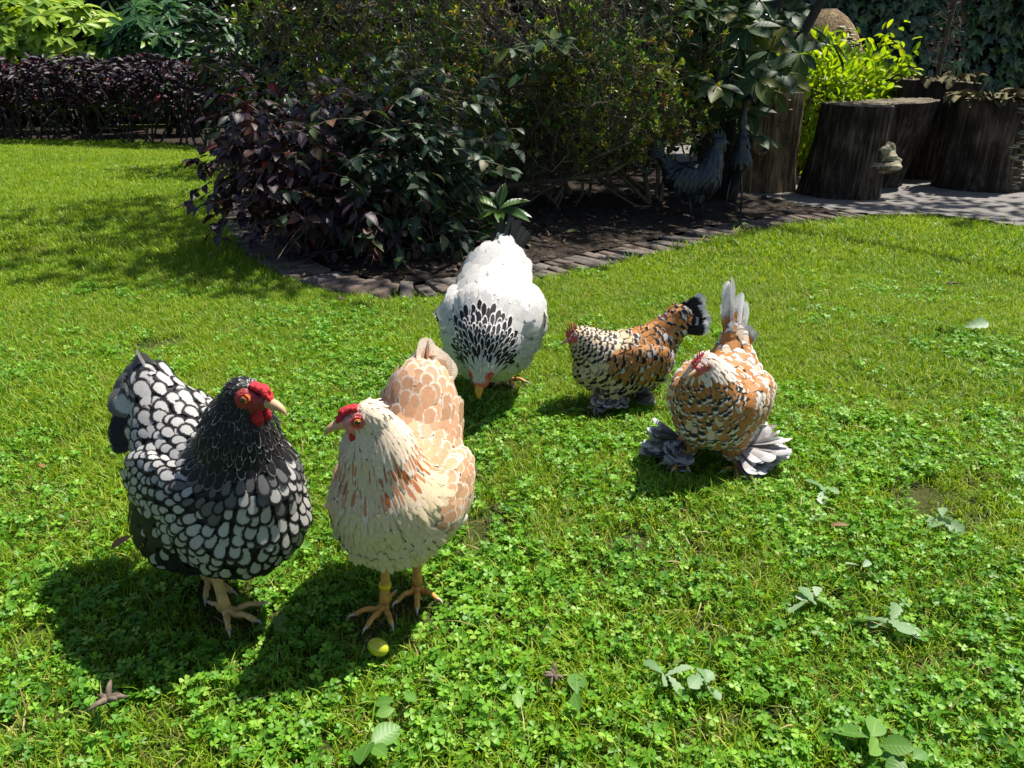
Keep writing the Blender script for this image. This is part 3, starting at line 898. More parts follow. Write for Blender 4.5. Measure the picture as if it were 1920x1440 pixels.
class LacedHen(Hen):
    lift = 8; mess = .13
    label = 'black and white laced hen with dark neck and bright red comb, standing leftmost'
    heading = R(-40); loc = G(452, 1122)[:2]
    head = (.112, -.0, .390); neck_base = (.06, 0, .265); neck_mid = (.082, -.004, .335); head_dir = (.93, .34, -.13)
    neck_r = (.068, .046, .024)
    legs = [((-.03, -.05, .09), (.03, -.06, .012), .1, False), ((-.03, .03, .09), (-.03, .045, .012), .1, False)]
    down = (.02, .02, .022); head_down = (.03, .03, .032); skin = (.27, .035, .036); leg_col = (.62, .42, .14)
    wattle = 1.0; face_front = .8; tail_dir = (-.62, 0, .55)
    flen = {k: v * .70 for k, v in dict(Hen.flen, thigh=.055, fluff=.066, wing=.034, back=.036, neck=.036, head=.011).items()}; fwid = {k: v * .82 for k, v in dict(Hen.fwid, wing=.024, back=.029, neck=.0105, head=.005).items()}; spacing = .54
    beak_mat = M_BEAK
    def shape(b, cap, ell):
        Hen.shape(b, cap, ell)
        ell('fluff', (-.085, -.012, .128), (.098, .092, .085), (-.75, 0, -.65), .03)
        ell('breast', (.035, 0, .165), (.095, .09, .085), (-.6, 0, -.8), .03)
    def colour(b, P, get, nP):
        n = len(P)
        base, edge, bar, par = rows(n, WHITE * .56, BLACK, BLACK, (.33, .0, .0))
        nk = get('neck') + get('head') > .36
        base[nk] = BLACK; edge[nk] = np.array([.2, .2, .2]); par[nk] = (.10, 0, 0)
        hd = get('head') > .5
        edge[hd] = np.array([.4, .4, .4]); par[hd] = (.22, 0, 0)
        m = rng.random(n) < .25
        edge[nk & m] = np.array([.5, .5, .5])
        fl = (P[:, 2] < .125) | (P[:, 0] < .0) & (P[:, 2] < .165) | (P[:, 0] < -.02) & (P[:, 2] < .19) & (get('wing') < .5) | (get('fluff') + get('thigh') > .8) & (P[:, 2] < .15)
        blk = fl & (rng.random(n) < .86)
        base[blk] = BLACK * 1.3; par[blk] = (.1, 0, 0); edge[blk] = BLACK
        # upper breast where the neck feathers break up
        ub = ((get('neck') > .10) | (P[:, 2] > .255) & (P[:, 0] > .05)) & ~nk
        m = ub & (rng.random(n) < .5); base[m] = np.array([.12, .12, .12])
        sm = get('wing') > .4
        par[sm] = (.35, 0, 0)
        return base, edge, bar, par
    def quills(b):
        td = b.tail_dir; b.tail_dir = (-.90, 0, .30)
        t = b.fan(14, .115, .050, 1.2, lambda f: (BLACK * 1.2, BLACK, BLACK, np.array([.1, 0, 0])))
        b.tail_dir = td
        t2 = b.fan(10, .100, .048, .9, lambda f: (WHITE * rng.uniform(.3, .9), GREY * .5, GREY, np.array([.25, 0, 0])), root=(-.145, 0, .315))
        t3 = b.fan(10, .075, .04, 1.6, lambda f: (WHITE * .85, BLACK, BLACK, np.array([.3, 0, 0])), root=(-.13, 0, .30))
        w = b.wingquills(lambda f: (BLACK * 1.2, WHITE * .7, BLACK, np.array([.14 if f > .5 else -.3, 0, 0])), 8, .135, .03, .012)
        return {'tail_feathers': t + t2 + t3, 'wing_quills': w}

class CreamHen(Hen):
    soft = 1.8
    fine = lambda b, get, P: ((get('breast') + get('body') + get('fluff') + get('thigh')) > .45) & (get('wing') < .45) & ~((P[:, 2] > .225) & (P[:, 0] < .03))
    label = 'cream hen with orange streaked neck, buff scaled tail and yellow legs'
    heading = R(-101); loc = G(762, 1128)[:2]; size = .94
    flen = {k: v * .74 for k, v in dict(Hen.flen, neck=.050, head=.012, breast=.06, body=.05).items()}; fwid = {k: v * .90 for k, v in dict(Hen.fwid, neck=.0085, head=.0048, breast=.036, tail=.032).items()}; spacing = .46; face_r = .50; face_front = .75
    smooth = lambda b, get: 1 - .75 * np.clip(get('breast') + get('body') + get('neck'), 0, 1) * (1 - get('wing'))
    head = (.098, -.010, .392); neck_base = (.062, 0, .265); neck_mid = (.074, -.002, .332); head_dir = (.38, -.91, -.16)
    neck_r = (.070, .050, .0245)
    down = (.66, .58, .46); head_down = (.66, .58, .48); skin = (.52, .11, .11); leg_col = (.58, .30, .06)
    legs = [((-.02, -.036, .115), (.045, -.048, .012), .12, False), ((-.02, .036, .115), (-.025, .040, .012), .25, False)]
    wattle = .75; lobe_mat = M_COMB; lobe = .9; lift = 5; tail_dir = (-.55, -.05, .83); mess = .06
    def shape(b, cap, ell):
        ell('body', (-.005, 0, .212), (.118, .099, .094), (-1, 0, -.15))
        cap('breast', (.045, 0, .208), (.06, 0, .235), .087, .076, (-.45, 0, -.9), .04)
        ell('fluff', (-.075, 0, .175), (.075, .080, .075), (-.75, 0, -.65), .04)
        for q in (1, -1): cap('thigh', (-.02, q * .04, .15), (-.014, q * .038, .118), .045, .022, (-.35, 0, -.94), .03)
        ell('back', (-.085, 0, .25), (.08, .075, .065), (-.9, 0, .43), .04)
        for q in (1, -1): ell('wing', (-.025, q * .085, .215), (.10, .026, .062), (-.97, 0, -.25), .010)
        td = nrm(b.tail_dir); t0 = np.array([-.115, 0, .275])
        ell('tail', t0 + td * .035, (.06, .068, .085), td, .05)
        cap('tail', t0 + td * .04, t0 + td * .095, .052, .026, td, .04)
    def colour(b, P, get, nP):
        n = len(P)
        CR = np.array([.70, .57, .38]); BU = np.array([.56, .32, .18])
        base, edge, bar, par = rows(n, CR, np.array([.76, .69, .58]), CR, (-.3, 0, 0))
        bk = ((get('back') + get('tail') + get('wing') * .9) > .5) | ((P[:, 2] > .235) & (P[:, 0] < .04) & (get('neck') < .5))
        base[bk] = BU * rng.uniform(.85, 1.15, (bk.sum(), 1)); edge[bk] = (.76, .65, .54); par[bk] = (.20, 0, 0)
        low = bk & (P[:, 2] < .19); base[low] = np.array([.68, .52, .38])
        nk = get('neck') > .5
        low = nk & (P[:, 2] < .335)
        k = rng.random(n)
        m = low & (np.abs(P[:, 1]) + k * .03 > .02) & (k < .85)
        t_ = rng.uniform(.4, 1, (m.sum(), 1)); base[m] = np.array([.44, .115, .02]) * t_ + np.array([.66, .44, .27]) * (1 - t_); edge[m] = (.74, .62, .50); par[m] = (.5, 0, 0)
        hi = nk & ~low | (get('head') > .5)
        base[hi] = (.74, .61, .46); par[hi] = (.2, 0, 0)
        return base, edge, bar, par
    def quills(b):
        c = lambda f: (np.array([.56, .34, .21]), np.array([.72, .60, .48]), WHITE, np.array([.30, 0, 0]))
        t = b.fan(12, .085, .05, .75, c, root=(-.145, 0, .345))
        t2 = b.fan(10, .075, .042, 1.15, c, root=(-.13, 0, .325))
        w = b.wingquills(lambda f: (np.array([.74, .66, .54]) if f > .3 else np.array([.6, .36, .2]), WHITE * .98, WHITE, np.array([.2, 0, 0])), 8, .125, .028, .012)
        return {'tail_feathers': t + t2, 'wing_quills': w}

class WhiteHen(Hen):
    soft = 1.1
    label = 'fluffy white hen pecking the grass, black and white neck feathers spread out'
    heading = R(-98); loc = G(928, 738)[:2]; size = 1.12
    legs = [((-.10, -.03, .09), (-.10, -.025, .012), 0, False), ((-.10, .03, .09), (-.095, .02, .012), .3, False)]
    head = (.184, .004, .128); neck_base = (.08, 0, .200); neck_mid = (.145, .003, .172); head_dir = (.50, -.10, -.86); head_r = .0265
    neck_r = (.082, .054, .030)
    down = (.60, .59, .58); head_down = (.74, .72, .70); skin = (.52, .1, .07); leg_col = (.55, .28, .10); beak_mat = M_BEAK_Y
    wattle = .35; comb = 'none'; lift = 8; mess = .10; beak_len = .024; lobe = .5
    flen = dict(Hen.flen, neck=.030, back=.046, tail=.05); fwid = dict(Hen.fwid, neck=.0115, back=.036); spacing = .5
    face_r = .42; eye_r = .2; face_front = 1.0
    def shape(b, cap, ell):
        ell('body', (0, 0, .185), (.14, .108, .10), (-1, 0, .1))
        ell('breast', (.072, 0, .155), (.085, .092, .085), (-.6, 0, -.5), .04)
        ell('fluff', (-.075, 0, .16), (.085, .095, .09), (-.75, 0, -.65), .04)
        for q in (1, -1): cap('thigh', (-.02, q * .052, .13), (-.012, q * .05, .09), .052, .03, (-.35, 0, -.94), .03)
        ell('back', (-.055, -.008, .235), (.095, .093, .07), (-.85, 0, .5), .02)
        ell('back', (-.105, -.008, .280), (.062, .076, .055), (-.7, 0, .7), .03)
        for q in (1, -1): ell('wing', (.005, q * .085, .195), (.11, .034, .065), (-.97, 0, .1), .008)
        td = nrm((-.45, 0, .89)); t0 = np.array([-.135, 0, .29])
        cap('tail', t0, t0 + td * .025, .036, .028, td, .03)
    def colour(b, P, get, nP):
        n = len(P)
        base, edge, bar, par = rows(n, WHITE * .74, WHITE * .78, WHITE * .74, (-.3, 0, 0))
        nk = (get('neck') > .42) & (nP[:, 2] > -.6) & (get('head') < .25) & (P[:, 0] > .138) & (P[:, 1] > -.062) & (np.linalg.norm(P - np.array(b.head), axis=1) > .031)
        base[nk] = BLACK; edge[nk] = WHITE; par[nk] = (.24, 0, 0)
        tl = (get('tail') > .62) & (P[:, 2] > .29)
        base[tl] = BLACK; par[tl] = (.26, 0, 0)
        return base, edge, bar, par
    def quills(b):
        b.tail_dir = (-.38, .04, .92)
        t = b.fan(9, .095, .032, .8, lambda f: (BLACK * 1.5, BLACK, BLACK, np.array([.1, 0, 0])), root=(-.135, .008, .312))
        t2 = b.fan(18, .055, .026, 1.9, lambda f: (BLACK, WHITE, BLACK, np.array([.3, 0, 0])), root=(-.145, 0, .315))
        w = b.wingquills(lambda f: (BLACK if f > .35 else WHITE, WHITE, BLACK, np.array([.16, 0, 0])), 8, .155, .03, -.004)
        w = [(p + np.array([.02, .026 * np.sign(p[1]), -.02]), d + np.array([0, 0, .32]), q, *r_) for p, d, q, *r_ in w]
        return {'tail_feathers': t + t2, 'wing_quills': w}

ORA = np.array([.47, .205, .06]); CREAM = np.array([.70, .55, .35])

def foot_feathers(spec, col, n=16, L=(.05, .09), Wd=.022):
    """spec: (ankle, yaw of the spread, half spread, droop)"""
    it = []
    for an, yaw, half, rise, Lk in spec:
        an = np.asarray(an, float)
        for i in range(n):
            a = yaw + rng.uniform(-half, half)
            z = rng.uniform(.0, .06)
            d = nrm(np.array([math.cos(a), math.sin(a), rise + rng.uniform(-.45, .15)]))
            nn = nrm(np.array([-d[0] * d[2], -d[1] * d[2], 1]) + rng.normal(0, .6, 3))
            k = rng.random()
            it.append((an + np.array([0, 0, .012 + z]), d, nn, rng.uniform(*L) * Lk, Wd * rng.uniform(.8, 1.3), *col(k)))
    return it

class SpangledHen(Hen):
    label = 'small speckled hen with black spots and black tipped tail, facing left'
    heading = R(191); loc = G(1156, 752)[:2]; size = .74
    head = (.160, .004, .248); neck_base = (.085, 0, .195); neck_mid = (.128, 0, .232); head_dir = (.97, .12, -.22); head_r = .0225
    neck_r = (.066, .047, .027); down = (.45, .36, .25); head_down = (.5, .36, .25); skin = (.5, .09, .09); comb_mat = M_COMB_PALE
    comb = 'single'; comb_h = 1.6; wattle = .4; lobe = .6; beak_len = .026; leg_r = 1.1
    legs = [((-.03, -.048, .07), (-.055, -.055, .012), 0, True), ((.02, .048, .07), (.05, .055, .012), 0, True)]
    lift = 11; spacing = .50; mess = .16; tail_dir = (-.66, 0, .75)
    flen = dict(Hen.flen, body=.038, breast=.036, back=.036, wing=.036, neck=.03, tail=.042, thigh=.04, fluff=.045)
    fwid = dict(Hen.fwid, body=.025, breast=.024, back=.024, wing=.024, neck=.013, tail=.028, thigh=.026, fluff=.03)
    def shape(b, cap, ell):
        ell('body', (-.01, 0, .155), (.15, .100, .095), (-1, 0, -.1))
        cap('breast', (.075, 0, .145), (.08, 0, .175), .088, .07, (-.45, 0, -.9), .04)
        ell('fluff', (-.085, 0, .125), (.085, .085, .075), (-.75, 0, -.65), .04)
        for q, x in ((1, .045), (-1, -.05)): cap('thigh', (-.02 + x * .3, q * .052, .11), (x, q * .052, .05), .052, .036, (-.35, 0, -.94), .03)
        ell('back', (-.08, 0, .20), (.09, .07, .055), (-.93, 0, .35), .04)
        for q in (1, -1): ell('wing', (-.045, q * .085, .165), (.115, .03, .068), (-.97, 0, -.15), .010)
        td = nrm(b.tail_dir); t0 = np.array([-.14, 0, .215])
        cap('tail', t0, t0 + td * .10, .066, .048, td, .05)
    def colour(b, P, get, nP):
        n = len(P)
        base, edge, bar, par = rows(n, CREAM, np.array([.70, .62, .50]), BLACK, (-.3, .06, .30))
        k = rng.random(n)
        warm = (get('back') + get('tail') + get('wing')) > .4
        base[warm] = ORA * rng.uniform(.8, 1.25, (warm.sum(), 1)); par[warm] = (-.3, .06, .28)
        j = rng.uniform(.35, 1.35, (n, 1)); par[:, 1:] *= j
        pl = rng.random(n) < .22; par[pl, 1:] *= .25
        wt = warm & (k < .12); par[wt] = (-.3, .30, .15); edge[wt] = GREY * 1.8
        top = (get('neck') > .3) | ((get('back') > .2) & (P[:, 0] > -.04))
        edge[top] = (.62, .60, .58); par[top] = (-.3, .14, .30); base[top] = CREAM
        hd = get('head') > .5; base[hd] = (.55, .38, .26); par[hd] = (-.3, 0, .1)
        return base, edge, bar, par
    def quills(b):
        t = b.fan(14, .14, .050, .95, lambda f: (BLACK, WHITE, BLACK, np.array([-.3, .10, .3])), root=(-.185, 0, .275))
        t2 = b.fan(10, .075, .04, 1.0, lambda f: (ORA * 1.1, GREY * 1.7, BLACK, np.array([-.3, .1, .25])), root=(-.195, 0, .30))
        w = b.wingquills(lambda f: (ORA * 1.2 if f < .7 else BLACK, CREAM, BLACK, np.array([-.3 if f < .6 else .2, 0, .04])), 10, .135, .034, .055)
        w = [(p + np.array([-.045, .014 * np.sign(p[1]), .012]), nrm(d + np.array([0, -.10 * np.sign(p[1]), .12])), *r_) for p, d, *r_ in w]
        ff = foot_feathers([((.05, .055, 0), 1.2, 1.4, .1, 1), ((-.055, -.055, 0), -1.9, 1.5, .1, 1), ((.05, .055, 0), -.4, 1.2, .1, .8), ((-.055, .04, 0), 2.6, .8, .3, .9)],
                           lambda k: (np.array([.06, .055, .055]) * (1 + 2 * k), GREY * (1.0 + k), BLACK, np.array([.18, .1, 0])), 26, (.045, .085), .026)
        return {'tail_feathers': t + t2, 'wing_quills': w, 'foot_feathers': ff}

class OrangeHen(Hen):
    label = 'small orange and white speckled hen with feathered feet and upright pale tail'
    heading = R(-122); loc = G(1330, 868)[:2]; size = .84
    head = (.104, -.012, .306); neck_base = (.055, 0, .215); neck_mid = (.075, -.004, .265); head_dir = (.90, -.34, -.28); head_r = .0225
    neck_r = (.070, .050, .025); down = (.45, .30, .17); head_down = (.7, .6, .5); skin = (.52, .10, .12); comb_mat = M_COMB_PALE
    comb = 'single'; comb_h = 1.1; wattle = .3; lobe = .6; leg_r = 1.1; face_r = .54
    legs = [((0, -.05, .08), (.04, -.062, .012), 0, True), ((-.01, .055, .08), (-.01, .07, .012), .3, True)]
    lift = 10; spacing = .52; mess = .13; tail_dir = (-.22, -.16, .95)
    flen = dict(Hen.flen, body=.036, breast=.036, back=.036, wing=.036, neck=.03, tail=.045, thigh=.04, fluff=.045)
    fwid = dict(Hen.fwid, body=.023, breast=.021, back=.022, wing=.023, neck=.012, tail=.028, thigh=.024, fluff=.03)
    def shape(b, cap, ell):
        ell('body', (-.02, 0, .175), (.125, .100, .095), (-1, 0, -.1))
        cap('breast', (.035, 0, .165), (.045, 0, .20), .092, .076, (-.45, 0, -.9), .04)
        ell('fluff', (-.085, 0, .145), (.08, .09, .08), (-.75, 0, -.65), .04)
        for q, x in ((1, -.01), (-1, .02)): cap('thigh', (-.01, q * .05, .12), (x, q * .056, .06), .054, .034, (-.35, 0, -.94), .03)
        ell('back', (-.085, 0, .215), (.08, .07, .06), (-.85, 0, .5), .04)
        for q in (1, -1): ell('wing', (-.045, q * .09, .18), (.11, .032, .068), (-.97, 0, -.3), .010)
        td = nrm(b.tail_dir); t0 = np.array([-.125, 0, .235])
        cap('tail', t0, t0 + td * .07, .058, .034, td, .04)
    def colour(b, P, get, nP):
        n = len(P)
        base, edge, bar, par = rows(n, ORA, np.array([.74, .70, .64]), np.array([.13, .12, .12]), (-.3, .20, .10))
        k = rng.random(n)
        br = (get('breast') + get('neck') > .5) & (P[:, 0] > .05)
        bar[br] = np.array([.03, .03, .035]); par[br] = (-.3, .15, .26); base[br] = ORA * .95
        w = (get('wing') + get('back') + get('body')) > .5
        par[w] = (-.1, .24, .06)
        m = k < .18; base[m] = np.array([.66, .52, .38])
        par[:, 1:] *= rng.uniform(.4, 1.45, (n, 1)); pl = rng.random(n) < .2; par[pl, 1:] *= .3
        nk = (get('neck') > .5) & (P[:, 0] < .06); par[nk] = (.34, .3, .05); base[nk] = ORA
        hd = (get('head') > .4) | ((get('neck') > .5) & (P[:, 2] > .275)); base[hd] = (.74, .62, .5); edge[hd] = (.78, .73, .68); par[hd] = (.3, .2, 0); bar[hd] = base[hd]
        return base, edge, bar, par
    def quills(b):
        t = b.fan(4, .185, .036, .07, lambda f: (ORA, WHITE * 1.1, WHITE, np.array([-.3, .55, .02])), root=(-.135, -.018, .275)) + b.fan(10, .150, .044, .34, lambda f: (ORA * rng.uniform(.8, 1.1), WHITE, GREY * 1.5, np.array([-.3, rng.uniform(.08, .3), .08])), root=(-.135, -.018, .270))
        t2 = b.fan(8, .07, .034, .9, lambda f: (ORA, GREY * 2.0, GREY, np.array([-.3, .25, .1])), root=(-.135, 0, .285))
        w = b.wingquills(lambda f: (ORA * .8, CREAM, ORA, np.array([.12, .1, .05])), 9, .14, .032, .045)
        g = lambda k: (np.array([.34, .31, .30]) * (.45 + .9 * k), np.array([.62, .6, .6]), GREY, np.array([-.3, .25 * k, 0]))
        gd = lambda k: (np.array([.12, .115, .12]) * (.6 + 1.3 * k), np.array([.45, .45, .47]), GREY, np.array([-.3, .3 * k, 0]))
        ff = foot_feathers([((-.015, .075, .012), 2.15, .55, .22, 1.5), ((-.01, .07, 0), 1.6, .9, .05, 1.2)], g, 40, (.055, .085), .030)
        ff += foot_feathers([((.035, -.07, .005), -1.5, .5, .12, 1.45), ((.04, -.062, 0), -.5, 1.3, -.05, .8)], gd, 42, (.045, .075), .026)
        vb = foot_feathers([((-.05, .07, .06), 2.6, .5, -.1, 1.2)], lambda k: (np.array([.6, .45, .28]), np.array([.7, .64, .56]), ORA, np.array([.2, .2, 0])), 14, (.05, .08), .028)
        return {'tail_feathers': t + t2, 'wing_quills': w, 'foot_feathers': ff + vb}

def lg(c, a, bb, dx=-.03):
    L = []
    for (px, py), yaw in (a, bb):
        q = px_local(c, px, py); L.append(((q[0] + dx, q[1] * .9, .10), (q[0], q[1], .012), yaw, False))
    return L
LacedHen.legs = lg(LacedHen, ((424, 1150), .25), ((392, 1092), .1))
CreamHen.legs = lg(CreamHen, ((722, 1140), -.15), ((783, 1105), .3), -.012)
HENS = [LacedHen(), CreamHen(), WhiteHen(), SpangledHen(), OrangeHen()]
for h in HENS: h.group = 'hens on the lawn'
HEN_ROOTS = [build_bird(h) for h in HENS]
# yellow ring on the cream hen's front leg and on the orange hen's
def leg_band(h, root, leg, zf, w=.0095, r=.0105):
    hk, an = np.asarray(h.legs[leg][0]), np.asarray(h.legs[leg][1])
    c = an + (hk - an) * zf; d = nrm(hk - an)
    v, f3, f4, fv = tube([c - d * w / 2, c - d * w / 2, c, c + d * w / 2, c + d * w / 2], np.array([.85, 1, 1.04, 1, .85]) * r * h.leg_r, 16, False)
    o = link('leg_band', mesh('leg_band', v, [f4], M_BAND), root)
    return o
leg_band(HENS[1], HEN_ROOTS[1], 0, .36)
leg_band(HENS[4], HEN_ROOTS[4], 0, .62, .012, .014)
# ---------------------------------------------------------------- leaves and plants
def leaf_t(rows=(0, .15, .35, .55, .75, .9, 1), wid=(.12, .55, .92, 1, .75, .38, .03), w=.4, fold=.25, droop=.15, serr=0.0):
    rows = np.array(rows, float); wid = np.array(wid, float) * w
    if serr: wid = wid * (1 + serr * np.where(np.arange(len(wid)) % 2 == 0, 1, -1))
    n = len(rows)
    v, u = np.meshgrid(rows, [-1., 0., 1.], indexing='ij')
    x = u * wid[:, None] / 2
    z = np.abs(x) * fold * 2 - droop * v ** 2
    V = np.stack([x, v - (np.abs(u) * .04 if serr else 0), z], -1).reshape(-1, 3)
    F = []
    for i in range(n - 1):
        for j in range(2): F.append((i * 3 + j, i * 3 + j + 1, (i + 1) * 3 + j + 1, (i + 1) * 3 + j))
    fv = np.stack([u, v, 0 * u], -1).reshape(-1, 3)
    return V, np.zeros((0, 3), int), np.array(F), fv
L_OVAL = leaf_t()
L_LONG = leaf_t(w=.34, fold=.18, droop=.22)
L_SMALL = leaf_t((0, .35, .7, 1), (.15, 1, .8, .05), .42, .2, .1)
L_HAZEL = leaf_t((0, .1, .2, .3, .4, .5, .6, .7, .8, .9, 1), (.22, .60, .85, 1.0, 1.0, .98, .84, .70, .48, .28, .03), .58, .16, .22, .10)
def ivy_t():
    pts = [(0, 0), (.18, -.16), (.46, -.10), (.36, .16), (.60, .40), (.26, .46), (.0, .95), (-.26, .46), (-.60, .40), (-.36, .16), (-.46, -.10), (-.18, -.16)]
    V = np.array([(x, y + .1, -abs(x) * .18 - .12 * y * y) for x, y in pts] + [(0, .3, .05)])
    F = np.array([(12, i, (i + 1) % 12) for i in range(12)])
    return V, F, np.zeros((0, 4), int), np.column_stack([V[:, 0], V[:, 1], 0 * V[:, 0]])
L_IVY = ivy_t()

def leaf_frames(out, up=.5, droop=.3, jit=.35):
    """leaf directions: outward with droop, faces upward and outward"""
    n = len(out)
    Y = nrm(out + np.array([0, 0, -droop]) + rng.normal(0, jit, (n, 3)))
    Nn = nrm(np.array([0, 0, up]) + out * (1 - up) + rng.normal(0, jit, (n, 3)))
    return frames(Y, Nn)

def plant_leaves(root, T, P, FR, S, mat, n_parts=0, name='foliage', rnd=None):
    """leaves of a plant: those nearest the camera as parts named leaf, the rest as one part"""
    P = np.asarray(P, float); S = np.asarray(S, float)
    base = np.array(root.location)
    if n_parts:
        d = np.linalg.norm(P - np.array([0, 0, CAM_H]), axis=1) / (S if S.ndim == 1 else S[:, 1])
        vis = np.array([0., 0., 0.])
        o = np.argsort(d)
        pick = o[:n_parts]; rest = o[n_parts:]
        me = mesh('leaf', T[0], [f for f in (T[1], T[2]) if len(f)], mat, {'fv': ('FLOAT_VECTOR', T[3])})
        for i in pick:
            b = bpy.data.objects.new('leaf', me); COL.objects.link(b); b.parent = root
            s = np.broadcast_to(S[i], (3,))
            M = Matrix.Identity(4)
            for k in range(3):
                for r in range(3): M[r][k] = FR[i][k][r] * s[k]
                M[k][3] = P[i][k] - base[k]
            b.matrix_local = M
    else: rest = np.arange(len(P))
    if len(rest):
        v, f3, f4, fv = scatter(T, P[rest], FR[rest], S[rest], None if rnd is None else rnd[rest])
        ob = link(name, mesh(name, v - base, [f for f in (f3, f4) if len(f)], mat, {'fv': ('FLOAT_VECTOR', fv)}), root)
        ob['kind'] = 'stuff'
        return ob

def shell(n, c, r, inner=.55, rough=.18, seed=0, zmin=None, front=False):
    """points in the outer part of a lumpy ellipsoid, with outward directions"""
    d = nrm(rng.normal(size=(int(n * 2.2), 3)))
    if front: d = d[d[:, 1] < .45]
    k = 1 + rough * vnoise(d, 2.4, seed)
    t = (inner ** 3 + (1 - inner ** 3) * rng.random(len(d))) ** (1 / 3) * k
    P = np.asarray(c) + d * np.asarray(r) * t[:, None]
    if zmin is not None:
        m = P[:, 2] > zmin; P, d = P[m], d[m]
    return P[:n], nrm(d / np.asarray(r))[:n]

def branch(p0, p1, bend=.15, n=8, wob=.03):
    p0, p1 = np.asarray(p0, float), np.asarray(p1, float)
    t = np.linspace(0, 1, n)[:, None]
    L = np.linalg.norm(p1 - p0)
    c = p0 + (p1 - p0) * t + np.array([0, 0, 1.]) * bend * L * np.sin(t * PI) * .5
    w = rng.normal(0, wob * L, (4, 3)); w[0] = 0
    return c + spline(w, n) * np.minimum(t * 3, 1)

def branches(root, P0, P1, r0, r1, mat, name='branches', k=5, n=8, bend=.15, wob=.05):
    base = np.array(root.location)
    C = np.stack([branch(a, b, bend * rng.uniform(.3, 1.4), n, wob) for a, b in zip(P0, P1)])
    rad = np.linspace(1, 0, n)[None] * (np.broadcast_to(r0, (len(C),)) - r1)[:, None] + r1
    v, f3, f4, fv = tubes(C, rad, k)
    o = link(name, mesh(name, v - base, [f4], mat, {'fv': ('FLOAT_VECTOR', fv)}), root)
    return C, o

def twig_tangle(root, start, center, radii, levels, r0, mat, name='twigs', seed=0, xmax=99.):
    """stems that divide into ever finer twigs filling an ellipsoid; returns the tips and their directions"""
    c, rr = np.asarray(center, float), np.asarray(radii, float)
    base = np.array(root.location)
    P0 = np.asarray(start, float)
    n0 = len(P0)
    d = nrm(rng.normal(size=(n0, 3)) * [1, 1, .4] + [0, 0, .35])
    P1 = c + d * rr * rng.uniform(.35, .75, (n0, 1))
    Vs, Fs, n = [], [], 0
    tips = None
    for L, (kids, length, rad) in enumerate(levels):
        m, k = 7, (5 if L == 0 else 3)
        t = np.linspace(0, 1, m)[None, :, None]
        C = P0[:, None] + (P1 - P0)[:, None] * t
        ln = np.linalg.norm(P1 - P0, axis=1)[:, None, None]
        wob = np.cumsum(rng.normal(0, .09, C.shape), axis=1) * ln * np.minimum(t * 2, 1)
        C = C + wob
        C[:, :, 2] = np.maximum(C[:, :, 2], .03)
        C[:, :, 0] = np.where(C[:, :, 0] > xmax, xmax + (C[:, :, 0] - xmax) * .12, C[:, :, 0])
        v, f3, f4, fv = tubes(C, np.linspace(1, .55, m)[None] * rad * rng.uniform(.7, 1.3, (len(C), 1)), k)
        Vs.append(v); Fs.append(f4 + n); n += len(v)
        tips = C[:, -1], nrm(C[:, -1] - C[:, -2])
        if kids:
            par = np.repeat(np.arange(len(C)), kids)
            f = rng.uniform(.3, 1.0, len(par)) * (m - 1)
            i = np.minimum(f.astype(int), m - 2)
            q = C[par, i] + (C[par, i + 1] - C[par, i]) * (f - i)[:, None]
            dr = nrm(nrm(C[par, i + 1] - C[par, i]) * .7 + rng.normal(0, .75, (len(par), 3)) + nrm(q - c) * .35 + [0, 0, .1])
            e = q + dr * length * rng.uniform(.5, 1.4, (len(par), 1))
            k_ = np.linalg.norm((e - c) / rr, axis=1)
            e = np.where((k_ > 1.08)[:, None], q + (c - q) * .3 + dr * length * .4, e)
            P0, P1 = q, e
    v, f = np.vstack(Vs), np.vstack(Fs)
    o = link(name, mesh(name, v - base, [f], mat), root); o['kind'] = 'stuff'
    return tips

M_BARK = plain_mat('dark_bark', (.022, .018, .014), (.06, .05, .04), 45, .9, .9, .01, stretch=(1, 1, .25))
M_TWIG = plain_mat('grey_brown_twig', (.06, .05, .036), (.17, .14, .10), 30, .9, .4, .004)

